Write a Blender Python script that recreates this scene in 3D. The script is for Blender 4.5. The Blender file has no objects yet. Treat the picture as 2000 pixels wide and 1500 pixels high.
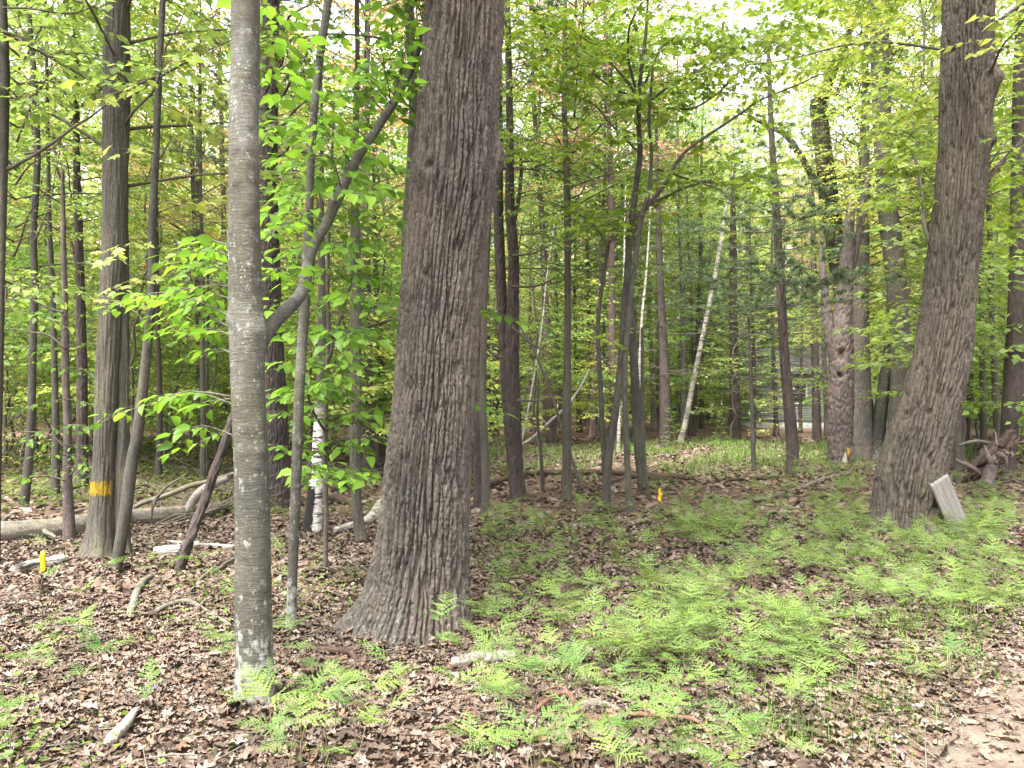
import bpy, math, random
import numpy as np
from mathutils import Matrix, Vector

# ------------------------------------------------------------------ camera, sky, sun, exposure
SC = bpy.context.scene
COL = SC.collection
W, H = 2000.0, 1500.0            # photograph pixels used for tracing
FPX = 1502.0                     # focal length in those pixels
CAMZ = 1.6
HOR = 780.0                      # horizon row
PITCH = math.atan((HOR - 750.0) / FPX)
cam_d = bpy.data.cameras.new("camera")
cam_d.sensor_width = 36.0
cam_d.lens = 36.0 * FPX / W
cam_d.clip_start = 0.05
cam_d.clip_end = 2000.0
cam = bpy.data.objects.new("camera", cam_d)
cam.location = (0, 0, CAMZ)
cam.rotation_euler = (math.radians(90) + PITCH, 0, 0)
COL.objects.link(cam)
SC.camera = cam

SUN_EL, SUN_AZ = 62.0, 215.0     # degrees; azimuth clockwise from +Y (205 = behind the camera)
world = bpy.data.worlds.new("World")
SC.world = world
world.use_nodes = True
wn = world.node_tree
wn.nodes.clear()
w_out = wn.nodes.new("ShaderNodeOutputWorld")
w_bg = wn.nodes.new("ShaderNodeBackground")
w_sky = wn.nodes.new("ShaderNodeTexSky")
w_hsv = wn.nodes.new("ShaderNodeHueSaturation")
w_sky.sky_type = 'NISHITA'
w_sky.sun_disc = False
w_sky.sun_elevation = math.radians(SUN_EL)
w_sky.sun_rotation = math.radians(SUN_AZ)
w_sky.air_density = 1.0
w_sky.dust_density = 6.0
w_sky.ozone_density = 0.6
w_hsv.inputs["Saturation"].default_value = 0.25
w_bg.inputs["Strength"].default_value = 0.15
wn.links.new(w_sky.outputs[0], w_hsv.inputs["Color"])
wn.links.new(w_hsv.outputs[0], w_bg.inputs["Color"])
wn.links.new(w_bg.outputs[0], w_out.inputs["Surface"])

sun_d = bpy.data.lights.new("sun", 'SUN')
sun_d.energy = 1.5
sun_d.angle = math.radians(11)
sun_d.color = (1.0, 0.96, 0.9)
sun = bpy.data.objects.new("sun", sun_d)
_az, _el = math.radians(SUN_AZ), math.radians(SUN_EL)
_sd = Vector((math.sin(_az) * math.cos(_el), math.cos(_az) * math.cos(_el), math.sin(_el)))
sun.rotation_euler = (-_sd).to_track_quat('-Z', 'Y').to_euler()
sun.location = (0, -5, 30)
COL.objects.link(sun)

SC.view_settings.view_transform = 'Standard'
SC.view_settings.look = 'None'
SC.view_settings.exposure = 2.85
SC.view_settings.gamma = 1.0
SC.view_settings.use_curve_mapping = False
SC.render.engine = 'CYCLES'
SC.cycles.max_bounces = 9
SC.cycles.diffuse_bounces = 5
SC.cycles.glossy_bounces = 2
SC.cycles.transmission_bounces = 6
SC.cycles.transparent_max_bounces = 4
SC.cycles.use_denoising = True
SC.cycles.caustics_reflective = False
SC.cycles.caustics_refractive = False

RNG = np.random.default_rng(7)
random.seed(7)

# ------------------------------------------------------------------ noise
def _hash(ix, iy, iz, seed=0):
    h = (ix.astype(np.int64) * 374761393 + iy.astype(np.int64) * 668265263 + iz.astype(np.int64) * 2147483647 + seed * 1274126177) & 0xFFFFFFFF
    h = ((h ^ (h >> 13)) * 1274126177) & 0xFFFFFFFF
    h = ((h ^ (h >> 16)) * 2246822519) & 0xFFFFFFFF
    h = h ^ (h >> 15)
    return (h & 0xFFFFFF) / float(0xFFFFFF)

def vnoise(x, y, z=0.0, seed=0):
    x, y, z = np.broadcast_arrays(np.asarray(x, float), np.asarray(y, float), np.asarray(z, float))
    ix, iy, iz = np.floor(x), np.floor(y), np.floor(z)
    fx, fy, fz = x - ix, y - iy, z - iz
    fx, fy, fz = [f * f * f * (f * (f * 6 - 15) + 10) for f in (fx, fy, fz)]
    r = 0
    for dx in (0, 1):
        for dy in (0, 1):
            for dz in (0, 1):
                w = (fx if dx else 1 - fx) * (fy if dy else 1 - fy) * (fz if dz else 1 - fz)
                r = r + w * _hash(ix + dx, iy + dy, iz + dz, seed)
    return r * 2 - 1

def fbm(x, y, z=0.0, octv=3, seed=0):
    r, a, f = 0, 1.0, 1.0
    for o in range(octv):
        r = r + a * vnoise(x * f, y * f, z * f, seed + o)
        a *= 0.5
        f *= 2.03
    return r / 1.75

def worley(u, v, nu, seed=0):
    """F2-F1 of jittered cells, periodic in u with nu cells; also the id of the nearest cell"""
    iu, iv = np.floor(u), np.floor(v)
    f1 = np.full(u.shape, 9.0)
    f2 = np.full(u.shape, 9.0)
    cid = np.zeros(u.shape)
    for du in (-1, 0, 1):
        for dv in (-1, 0, 1):
            cu, cv = iu + du, iv + dv
            cm = np.mod(cu, nu)
            px = cu + 0.1 + 0.8 * _hash(cm, cv, cm * 0, seed)
            py = cv + _hash(cm, cv, cm * 0 + 1, seed)
            d = np.sqrt((px - u) ** 2 + (py - v) ** 2)
            nearer = d < f1
            f2 = np.where(nearer, f1, np.minimum(f2, d))
            cid = np.where(nearer, _hash(cm, cv, cm * 0 + 2, seed), cid)
            f1 = np.where(nearer, d, f1)
    return f2 - f1, cid

def sstep(a, b, x):
    t = np.clip((x - a) / (b - a), 0, 1)
    return t * t * (3 - 2 * t)

# ------------------------------------------------------------------ ground height and pixel -> world
def gh(x, y):
    x = np.asarray(x, float); y = np.asarray(y, float)
    h = 0.05 * vnoise(x * 0.33 + 3.1, y * 0.33, 0, 5) + 0.022 * vnoise(x * 1.1, y * 1.1, 0, 6)
    far = sstep(26, 70, y)
    return h + far * 0.8 * vnoise(x * 0.05, y * 0.05, 0, 9)

CP, SP = math.cos(PITCH), math.sin(PITCH)
def ray(px, py):
    a = (px - 1000.0) / FPX
    b = (750.0 - py) / FPX
    return np.array([a, CP - b * SP, SP + b * CP])

def at(px, py, d):
    r = ray(px, py)
    return np.array([0, 0, CAMZ]) + r * (d / r[1])

def gdepth(py):
    return CAMZ * FPX / max(py - HOR, 8.0)

def gnd(px, py):
    p = at(px, py, gdepth(py))
    p[2] = float(gh(p[0], p[1]))
    return p

# ------------------------------------------------------------------ mesh + object helpers
def mk_mesh(name, V, F, mat=None, smooth=False, rnd=None):
    V = np.asarray(V, np.float32)
    if not isinstance(F, list):
        F = [F]
    F = [np.asarray(f, np.int32) for f in F if len(f)]
    me = bpy.data.meshes.new(name)
    me.vertices.add(len(V))
    me.vertices.foreach_set("co", V.ravel())
    li = np.concatenate([f.ravel() for f in F])
    tot = np.concatenate([np.full(len(f), f.shape[1], np.int32) for f in F])
    start = np.concatenate([[0], np.cumsum(tot)[:-1]]).astype(np.int32)
    me.loops.add(len(li))
    me.loops.foreach_set("vertex_index", li)
    me.polygons.add(len(tot))
    me.polygons.foreach_set("loop_start", start)
    if smooth:
        me.polygons.foreach_set("use_smooth", np.ones(len(tot), bool))
    if rnd is not None:
        a = me.attributes.new("rnd", 'FLOAT', 'POINT')
        a.data.foreach_set("value", np.asarray(rnd, np.float32))
    me.update(calc_edges=True)
    if mat:
        me.materials.append(mat)
    return me

def setp(o, label=None, cat=None, group=None, kind=None):
    if label: o["label"] = label
    if cat: o["category"] = cat
    if group: o["group"] = group
    if kind: o["kind"] = kind
    return o

def ob(name, me, parent=None, color=None, **k):
    o = bpy.data.objects.new(name, me)
    COL.objects.link(o)
    if parent is not None:
        o.parent = parent
    if color is not None:
        o.color = (color[0], color[1], color[2], 1)
    return setp(o, **k)

def thing(name, label, cat, loc, group=None):
    e = bpy.data.objects.new(name, None)
    e.empty_display_size = 0.1
    COL.objects.link(e)
    e.location = [float(c) for c in loc]
    return setp(e, label, cat, group)

class MB:
    """collects vertex / face arrays into one mesh"""
    def __init__(self):
        self.V, self.F, self.R, self.n = [], {}, [], 0
    def add(self, V, F, r=0.5):
        V = np.asarray(V, float).reshape(-1, 3)
        Fs = F if isinstance(F, list) else [F]
        for f in Fs:
            f = np.asarray(f, int)
            if len(f):
                self.F.setdefault(f.shape[1], []).append(f + self.n)
        self.V.append(V)
        self.R.append(np.broadcast_to(np.asarray(r, float), (len(V),)))
        self.n += len(V)
        return self
    def mesh(self, name, mat, off=(0, 0, 0), smooth=False):
        V = np.concatenate(self.V) - np.asarray(off, float)
        return mk_mesh(name, V, [np.concatenate(f) for f in self.F.values()], mat, smooth, np.concatenate(self.R))
    @property
    def empty(self):
        return self.n == 0

def norm(v):
    v = np.asarray(v, float)
    return v / np.maximum(np.linalg.norm(v, axis=-1, keepdims=True), 1e-9)

def resample(P, step, extra=None):
    """Catmull-Rom through P (n,3); extra (n,k) is interpolated too"""
    P = np.asarray(P, float)
    E = np.asarray(extra, float).reshape(len(P), -1)
    Q = np.concatenate([P, E], 1)
    Q = np.concatenate([2 * Q[:1] - Q[1:2], Q, 2 * Q[-1:] - Q[-2:-1]])
    out = []
    for i in range(1, len(Q) - 2):
        n = max(1, int(round(np.linalg.norm(Q[i + 1, :3] - Q[i, :3]) / step)))
        t = (np.arange(n) / n)[:, None]
        a, b, c, d = Q[i - 1], Q[i], Q[i + 1], Q[i + 2]
        out.append(0.5 * (2 * b + (c - a) * t + (2 * a - 5 * b + 4 * c - d) * t ** 2 + (3 * b - a - 3 * c + d) * t ** 3))
    out.append(Q[-2][None])
    out = np.concatenate(out)
    return out[:, :3], out[:, 3:]

def tube_grid(C, R, ns, disp=None):
    """C (n,3), R (n,) -> grid (n,ns,3). disp(theta, s, R, C) -> radial offset (n,ns)"""
    C = np.asarray(C, float)
    T = norm(np.gradient(C, axis=0))
    m = np.abs(T.mean(0))
    ref = np.array([1.0, 0, 0]) if m[0] < 0.75 else np.array([0, 0, 1.0])
    if m[0] < 0.75 and m[2] < 0.4:
        ref = np.array([0, 0, 1.0])
    N1 = norm(ref - (T @ ref)[:, None] * T)
    N2 = np.cross(T, N1)
    th = np.arange(ns) / ns * 2 * math.pi
    s = np.concatenate([[0], np.cumsum(np.linalg.norm(np.diff(C, axis=0), axis=1))])
    rr = np.asarray(R, float)[:, None] * np.ones((1, ns))
    if disp is not None:
        rr = rr + disp(th[None, :] * np.ones((len(C), 1)), s[:, None] * np.ones((1, ns)), rr, C)
    D = np.cos(th)[None, :, None] * N1[:, None, :] + np.sin(th)[None, :, None] * N2[:, None, :]
    return C[:, None, :] + rr[..., None] * D, D

def grid_faces(n, ns):
    i = np.arange(n - 1)[:, None] * ns
    j = np.arange(ns)[None, :]
    k = (j + 1) % ns
    return np.stack([i + j, i + k, i + ns + k, i + ns + j], -1).reshape(-1, 4)

def tube(mb, C, R, ns=6, disp=None, caps=True, r=0.5):
    G, _ = tube_grid(C, R, ns, disp)
    n = len(G)
    V = G.reshape(-1, 3)
    F = [grid_faces(n, ns)]
    if caps:
        V = np.concatenate([V, G[0].mean(0)[None], G[-1].mean(0)[None]])
        j = np.arange(ns); k = (j + 1) % ns
        a, b = n * ns, n * ns + 1
        F.append(np.stack([np.full(ns, a), k, j], -1))
        F.append(np.stack([np.full(ns, b), (n - 1) * ns + j, (n - 1) * ns + k], -1))
    mb.add(V, F, r)
    return G

def stick(mb, P, R, ns=5, step=0.05, wob=0.0, seed=0):
    C, e = resample(P, step, np.asarray(R, float)[:, None])
    if wob:
        s = np.arange(len(C)) * step
        C = C + wob * np.stack([vnoise(s * 3, seed * 7.3), vnoise(s * 3, seed * 7.3 + 50), vnoise(s * 3, seed * 7.3 + 90)], -1)
    tube(mb, C, np.maximum(e[:, 0], 0.0008), ns)

# ------------------------------------------------------------------ materials
def new_mat(name):
    m = bpy.data.materials.new(name)
    m.use_nodes = True
    nt = m.node_tree
    nt.nodes.clear()
    return m, nt, nt.nodes, nt.links

def ramp(N, stops):
    r = N.new("ShaderNodeValToRGB")
    e = r.color_ramp.elements
    e[0].position, e[0].color = stops[0][0], (*stops[0][1], 1)
    e[1].position, e[1].color = stops[1][0], (*stops[1][1], 1)
    for p, c in stops[2:]:
        x = e.new(p)
        x.color = (*c, 1)
    return r

def mul(N, L, a, b, fac=1.0, mode='MULTIPLY'):
    m = N.new("ShaderNodeMix")
    m.data_type = 'RGBA'
    m.blend_type = mode
    if hasattr(fac, 'default_value') or hasattr(fac, 'is_linked'):
        L.new(fac, m.inputs[0])
    else:
        m.inputs[0].default_value = fac
    for s, v in ((6, a), (7, b)):
        if isinstance(v, tuple):
            m.inputs[s].default_value = (*v, 1)
        else:
            L.new(v, m.inputs[s])
    return m.outputs[2]

def noise_node(N, L, vec, scale, detail=4, rough=0.6):
    n = N.new("ShaderNodeTexNoise")
    n.inputs["Scale"].default_value = scale
    n.inputs["Detail"].default_value = detail
    n.inputs["Roughness"].default_value = rough
    if vec is not None:
        L.new(vec, n.inputs["Vector"])
    return n

def obj_vec(N, L, scale=(1, 1, 1)):
    tc = N.new("ShaderNodeTexCoord")
    mp = N.new("ShaderNodeMapping")
    mp.inputs["Scale"].default_value = scale
    L.new(tc.outputs["Object"], mp.inputs["Vector"])
    return mp.outputs[0]

def finish(N, L, color, rough=0.85, bump=None, bump_d=0.01, spec=0.3):
    b = N.new("ShaderNodeBsdfPrincipled")
    o = N.new("ShaderNodeOutputMaterial")
    if isinstance(color, tuple):
        b.inputs["Base Color"].default_value = (*color, 1)
    else:
        L.new(color, b.inputs["Base Color"])
    b.inputs["Roughness"].default_value = rough
    b.inputs["Specular IOR Level"].default_value = spec
    if bump is not None:
        bn = N.new("ShaderNodeBump")
        bn.inputs["Strength"].default_value = 0.8
        bn.inputs["Distance"].default_value = bump_d
        L.new(bump, bn.inputs["Height"])
        L.new(bn.outputs[0], b.inputs["Normal"])
    L.new(b.outputs[0], o.inputs["Surface"])

def leaf_mat(name, base=None, trans=0.55, rough=0.45, var=0.5, spec=0.25, yellow=0.22):
    """leaf colour from the object's own colour, varied leaf by leaf; thin translucent blade"""
    m, nt, N, L = new_mat(name)
    at_ = N.new("ShaderNodeAttribute"); at_.attribute_name = "rnd"
    oi = N.new("ShaderNodeObjectInfo")
    ad = N.new("ShaderNodeMath"); ad.operation = 'ADD'
    L.new(at_.outputs["Fac"], ad.inputs[0]); L.new(oi.outputs["Random"], ad.inputs[1])
    fr = N.new("ShaderNodeMath"); fr.operation = 'FRACT'
    L.new(ad.outputs[0], fr.inputs[0])
    rp = ramp(N, [(0.0, (1 - var, 1 - var, 1 - var)), (1.0, (1 + var * .55, 1 + var * .5, 1 + var * .3)), (0.5, (1, 1, 1)), (0.75, (1 + yellow, 1.05, 0.8))])
    L.new(fr.outputs[0], rp.inputs[0])
    if base is None:
        c = mul(N, L, oi.outputs["Color"], rp.outputs[0])
    else:
        c = mul(N, L, base, rp.outputs[0])
    b = N.new("ShaderNodeBsdfPrincipled")
    b.inputs["Roughness"].default_value = rough
    b.inputs["Specular IOR Level"].default_value = spec
    L.new(c, b.inputs["Base Color"])
    t = N.new("ShaderNodeBsdfTranslucent")
    L.new(mul(N, L, c, (1.15, 1.15, 0.75)), t.inputs["Color"])
    mx = N.new("ShaderNodeMixShader")
    mx.inputs[0].default_value = trans
    L.new(b.outputs[0], mx.inputs[1]); L.new(t.outputs[0], mx.inputs[2])
    o = N.new("ShaderNodeOutputMaterial")
    L.new(mx.outputs[0], o.inputs["Surface"])
    return m

def bark_mat(name, c1, c2, lichen=None, lichen_amt=0.45, vs=(14, 14, 3), tint=False, speck=None, moss=None, rough=0.92, bump_d=0.006, base_lichen=0.0, blotch=None, grain=(0.55, 1.3)):
    m, nt, N, L = new_mat(name)
    v = obj_vec(N, L, vs)
    n1 = noise_node(N, L, v, 1.0, 6, 0.65)
    rp = ramp(N, [(0.3, c1), (0.72, c2)])
    L.new(n1.outputs[0], rp.inputs[0])
    c = rp.outputs[0]
    v2 = obj_vec(N, L, (1, 1, 0.6))
    big = noise_node(N, L, v2, 2.2, 3, 0.55)
    rb = ramp(N, [(0.3, (0.72, 0.74, 0.76)), (0.75, (1.22, 1.15, 1.12))])
    L.new(big.outputs[0], rb.inputs[0])
    c = mul(N, L, c, rb.outputs[0])
    if blotch:
        nb = noise_node(N, L, obj_vec(N, L, (1, 1, .7)), 1.7, 4, 0.6)
        rb2 = ramp(N, [(0.52, (0, 0, 0)), (0.68, (1, 1, 1))])
        L.new(nb.outputs[0], rb2.inputs[0])
        c = mul(N, L, c, blotch, rb2.outputs[0], 'MIX')
    if lichen:
        ln = noise_node(N, L, obj_vec(N, L, (1, 1, 0.7)), 26, 5, 0.7)
        add = ln.outputs[0]
        if base_lichen:
            tc = N.new("ShaderNodeTexCoord")
            sx = N.new("ShaderNodeSeparateXYZ")
            L.new(tc.outputs["Object"], sx.inputs[0])
            mr = N.new("ShaderNodeMapRange")
            mr.inputs[1].default_value = 0.02; mr.inputs[2].default_value = 0.6
            mr.inputs[3].default_value = base_lichen; mr.inputs[4].default_value = 0.0
            L.new(sx.outputs[2], mr.inputs[0])
            am = N.new("ShaderNodeMath"); am.operation = 'ADD'
            L.new(add, am.inputs[0]); L.new(mr.outputs[0], am.inputs[1])
            add = am.outputs[0]
        lr = ramp(N, [(1 - lichen_amt, (0, 0, 0)), (min(1.0, 1.12 - lichen_amt), (1, 1, 1))])
        L.new(add, lr.inputs[0])
        c = mul(N, L, c, lichen, lr.outputs[0], 'MIX')
    if moss:
        mn = noise_node(N, L, obj_vec(N, L, (1, 1, .5)), 3.0, 4, 0.6)
        mr_ = ramp(N, [(0.5, (0, 0, 0)), (0.75, (0.7, 0.7, 0.7))])
        L.new(mn.outputs[0], mr_.inputs[0])
        c = mul(N, L, c, moss, mr_.outputs[0], 'MIX')
    if speck:
        vo = N.new("ShaderNodeTexVoronoi")
        vo.inputs["Scale"].default_value = 46
        vo.inputs["Randomness"].default_value = 1.0
        L.new(obj_vec(N, L, (1, 1, 1)), vo.inputs["Vector"])
        sr = ramp(N, [(0.12, (.8, .8, .8)), (0.3, (0, 0, 0))])
        L.new(vo.outputs["Distance"], sr.inputs[0])
        sm = noise_node(N, L, obj_vec(N, L, (1, 1, .5)), 5, 3, 0.6)
        sm2 = ramp(N, [(0.53, (0, 0, 0)), (0.66, (1, 1, 1))])
        L.new(sm.outputs[0], sm2.inputs[0])
        c = mul(N, L, c, speck, mul(N, L, sr.outputs[0], sm2.outputs[0]), 'MIX')
    gn = noise_node(N, L, obj_vec(N, L, (1, 1, .55)), 75, 5, 0.75)
    gr = ramp(N, [(0.36, (grain[0],) * 3), (0.66, (grain[1],) * 3)])
    L.new(gn.outputs[0], gr.inputs[0])
    c = mul(N, L, c, gr.outputs[0])
    if tint:
        oi = N.new("ShaderNodeObjectInfo")
        c = mul(N, L, c, oi.outputs["Color"])
    fine = noise_node(N, L, obj_vec(N, L, (vs[0] * 3, vs[1] * 3, vs[2] * 4)), 1.0, 4, 0.7)
    finish(N, L, c, rough, fine.outputs[0], bump_d * 1.8, 0.2)
    return m

M = {}
M['oak'] = bark_mat('oak_bark', (0.055, 0.048, 0.039), (0.125, 0.111, 0.093), (0.18, 0.178, 0.158), 0.38, (22, 22, 5), blotch=(0.108, 0.087, 0.071), base_lichen=0.09)
M['oak2'] = bark_mat('dark_oak_bark', (0.05, 0.042, 0.033), (0.112, 0.096, 0.079), (0.17, 0.163, 0.147), 0.36, (22, 22, 5), moss=(0.09, 0.085, 0.05))
M['smooth'] = bark_mat('smooth_grey_bark', (0.045, 0.043, 0.033), (0.085, 0.081, 0.065), (0.2, 0.2, 0.178), 0.43, (7, 7, 22), speck=(0.3, 0.3, 0.27), base_lichen=0.2, moss=(0.06, 0.06, 0.036), bump_d=0.005, grain=(.78, 1.15), blotch=(0.125, 0.125, 0.108))
M['smooth2'] = bark_mat('plain_grey_bark', (0.042, 0.039, 0.033), (0.078, 0.073, 0.061), (0.13, 0.13, 0.11), 0.36, (16, 16, 7), moss=(0.09, 0.09, 0.055), bump_d=0.004)
M['fibre'] = bark_mat('fibrous_bark', (0.052, 0.048, 0.039), (0.108, 0.099, 0.081), (0.15, 0.147, 0.124), 0.37, (40, 40, 2.0), moss=(0.11, 0.11, 0.06))
M['maple'] = bark_mat('maple_bark', (0.1, 0.088, 0.077), (0.185, 0.166, 0.145), (0.25, 0.24, 0.217), 0.38, (22, 22, 9), bump_d=0.005)
M['pine'] = bark_mat('pine_bark', (0.035, 0.028, 0.025), (0.085, 0.069, 0.062), (0.13, 0.13, 0.115), 0.33, (20, 20, 5))
M['dead'] = bark_mat('dead_wood', (0.06, 0.046, 0.041), (0.135, 0.113, 0.103), (0.2, 0.185, 0.172), 0.42, (18, 18, 4), blotch=(0.12, 0.085, 0.072))
M['log'] = bark_mat('grey_log_wood', (0.08, 0.07, 0.055), (0.18, 0.16, 0.13), (0.24, 0.225, 0.19), 0.42, (8, 18, 18), moss=(0.12, 0.12, 0.07))
M['rot'] = bark_mat('rotten_wood', (0.028, 0.019, 0.014), (0.085, 0.058, 0.044), None, 0.4, (10, 20, 20), blotch=(0.1, 0.062, 0.04))
M['twig'] = bark_mat('twig_bark', (0.06, 0.052, 0.042), (0.12, 0.105, 0.085), None, 0.4, (20, 20, 20), bump_d=0.002)
M['far'] = bark_mat('background_bark', (0.62, 0.6, 0.58), (1.2, 1.16, 1.1), (1.6, 1.55, 1.45), 0.36, (9, 9, 2.0), tint=True)
M['vine'] = bark_mat('vine_bark', (0.10, 0.05, 0.035), (0.21, 0.115, 0.085), None, 0.4, (30, 30, 30), bump_d=0.002)
M['paint'] = bark_mat('yellow_paint', (0.14, 0.095, 0.012), (0.34, 0.235, 0.018), None, 0.4, (30, 30, 6))
M['pale'] = bark_mat('bleached_wood', (0.13, 0.112, 0.095), (0.3, 0.27, 0.245), None, 0.4, (9, 30, 30), blotch=(0.3, 0.26, 0.22))

def birch_mat():
    m, nt, N, L = new_mat('birch_bark')
    n = noise_node(N, L, obj_vec(N, L, (5, 5, 30)), 1.0, 4, 0.6)
    r = ramp(N, [(0.38, (0.045, 0.039, 0.036)), (0.5, (0.31, 0.3, 0.27))])
    L.new(n.outputs[0], r.inputs[0])
    n2 = noise_node(N, L, obj_vec(N, L, (1, 1, 1)), 4.0, 4, 0.6)
    r2 = ramp(N, [(0.32, (0.5, 0.45, 0.4)), (0.6, (1.08, 1.06, 1.02))])
    L.new(n2.outputs[0], r2.inputs[0])
    finish(N, L, mul(N, L, r.outputs[0], r2.outputs[0]), 0.7, n.outputs[0], 0.004)
    return m
M['birch'] = birch_mat()
def old_birch():
    m, nt, N, L = new_mat('old_birch_bark')
    n = noise_node(N, L, obj_vec(N, L, (5, 5, 30)), 1.0, 4, 0.6)
    r = ramp(N, [(0.40, (0.06, 0.05, 0.045)), (0.5, (0.5, 0.47, 0.43))])
    L.new(n.outputs[0], r.inputs[0])
    tc = N.new("ShaderNodeTexCoord"); sx = N.new("ShaderNodeSeparateXYZ"); L.new(tc.outputs["Object"], sx.inputs[0])
    n2 = noise_node(N, L, obj_vec(N, L, (3, 3, 2)), 1.0, 4, 0.6)
    ad = N.new("ShaderNodeMath"); ad.operation = 'MULTIPLY_ADD'; ad.inputs[1].default_value = 1.6
    L.new(n2.outputs[0], ad.inputs[0]); L.new(sx.outputs[2], ad.inputs[2])
    r2 = ramp(N, [(0.0, (0, 0, 0)), (1.0, (1, 1, 1))])
    mr = N.new("ShaderNodeMapRange"); mr.inputs[1].default_value = 2.1; mr.inputs[2].default_value = 2.5
    L.new(ad.outputs[0], mr.inputs[0])
    finish(N, L, mul(N, L, r.outputs[0], (0.06, 0.05, 0.044), mr.outputs[0], 'MIX'), 0.8, n.outputs[0], 0.004)
    return m
M['oldbirch'] = old_birch()

M['leaf'] = leaf_mat('leaf_blade')
M['needle'] = leaf_mat('pine_needle', trans=0.2, rough=0.5, var=0.45, yellow=0.1)
M['fern'] = leaf_mat('fern_blade', trans=0.4, rough=0.6, var=0.3, yellow=0.15, spec=0.15)
M['grass'] = leaf_mat('grass_blade', trans=0.35, rough=0.5, var=0.5, yellow=0.3)

def litter_mat(name='dead_leaf_blade'):
    m, nt, N, L = new_mat(name)
    a = N.new("ShaderNodeAttribute"); a.attribute_name = "rnd"
    oi = N.new("ShaderNodeObjectInfo")
    ad = N.new("ShaderNodeMath"); ad.operation = 'ADD'
    L.new(a.outputs["Fac"], ad.inputs[0]); L.new(oi.outputs["Random"], ad.inputs[1])
    fr = N.new("ShaderNodeMath"); fr.operation = 'FRACT'
    L.new(ad.outputs[0], fr.inputs[0])
    r = ramp(N, [(0.0, (0.06, 0.042, 0.031)), (1.0, (0.18, 0.145, 0.115)), (0.25, (0.088, 0.063, 0.047)), (0.5, (0.123, 0.091, 0.07)), (0.68, (0.15, 0.113, 0.088)), (0.78, (0.165, 0.1, 0.06)), (0.83, (0.162, 0.127, 0.1)), (0.95, (0.215, 0.175, 0.145))])
    L.new(fr.outputs[0], r.inputs[0])
    n = noise_node(N, L, obj_vec(N, L, (1, 1, 1)), 22, 4, 0.7)
    r2 = ramp(N, [(0.3, (0.65, 0.62, 0.6)), (0.7, (1.15, 1.12, 1.1))])
    L.new(n.outputs[0], r2.inputs[0])
    finish(N, L, mul(N, L, r.outputs[0], r2.outputs[0]), 0.75, n.outputs[0], 0.004, 0.3)
    return m
M['litter'] = litter_mat()

def soil_mat():
    m, nt, N, L = new_mat('forest_soil')
    v = obj_vec(N, L)
    n = noise_node(N, L, v, 9, 8, 0.7)
    r = ramp(N, [(0.3, (0.04, 0.028, 0.021)), (0.7, (0.15, 0.108, 0.084)), (0.55, (0.09, 0.063, 0.049))])
    L.new(n.outputs[0], r.inputs[0])
    vo = N.new("ShaderNodeTexVoronoi"); vo.inputs["Scale"].default_value = 16
    L.new(v, vo.inputs["Vector"])
    rv = ramp(N, [(0.0, (0.6, 0.55, 0.5)), (1.0, (1.7, 1.55, 1.45))])
    sp = N.new("ShaderNodeSeparateColor")
    L.new(vo.outputs["Color"], sp.inputs[0])
    L.new(sp.outputs[0], rv.inputs[0])
    c = mul(N, L, r.outputs[0], rv.outputs[0])
    g = noise_node(N, L, v, 0.8, 5, 0.65)
    gr = ramp(N, [(0.55, (0, 0, 0)), (0.72, (0.6, 0.6, 0.6))])
    L.new(g.outputs[0], gr.inputs[0])
    c = mul(N, L, c, (0.07, 0.085, 0.03), gr.outputs[0], 'MIX')
    finish(N, L, c, 0.95, n.outputs[0], 0.03, 0.15)
    return m
M['soil'] = soil_mat()

def dirt_mat():
    m, nt, N, L = new_mat('bare_dirt')
    v = obj_vec(N, L)
    n = noise_node(N, L, v, 7, 8, 0.7)
    r = ramp(N, [(0.3, (0.075, 0.056, 0.044)), (0.68, (0.165, 0.13, 0.105))])
    L.new(n.outputs[0], r.inputs[0])
    n2 = noise_node(N, L, v, 60, 4, 0.7)
    r2 = ramp(N, [(0.3, (0.7, 0.68, 0.66)), (0.7, (1.15, 1.13, 1.1))])
    L.new(n2.outputs[0], r2.inputs[0])
    finish(N, L, mul(N, L, r.outputs[0], r2.outputs[0]), 0.95, n2.outputs[0], 0.012, 0.15)
    return m
M['dirt'] = dirt_mat()

def plain(name, c, rough=0.7, sc=12, var=0.2, spec=0.3):
    m, nt, N, L = new_mat(name)
    n = noise_node(N, L, obj_vec(N, L), sc, 5, 0.65)
    r = ramp(N, [(0.3, tuple(x * (1 - var) for x in c)), (0.7, tuple(min(1, x * (1 + var)) for x in c))])
    L.new(n.outputs[0], r.inputs[0])
    finish(N, L, r.outputs[0], rough, n.outputs[0], 0.002, spec)
    return m
M['siding'] = plain('vinyl_siding', (0.3, 0.31, 0.32), 0.6, 3, 0.08)
M['roof'] = plain('asphalt_shingle', (0.035, 0.034, 0.034), 0.95, 30, 0.3, 0.1)
M['concrete'] = plain('foundation_concrete', (0.3, 0.3, 0.29), 0.9, 10, 0.2)
M['glass'] = plain('window_glass', (0.03, 0.035, 0.04), 0.08, 3, 0.1, 0.6)
M['trim'] = plain('white_trim', (0.5, 0.5, 0.49), 0.6, 6, 0.06)
M['yellow'] = plain('yellow_plastic', (0.5, 0.33, 0.012), 0.45, 20, 0.12)
M['steel'] = plain('wire_steel', (0.25, 0.25, 0.25), 0.5, 20, 0.2)
M['blue'] = plain('blue_plastic', (0.05, 0.04, 0.4), 0.4, 20, 0.2)

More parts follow.
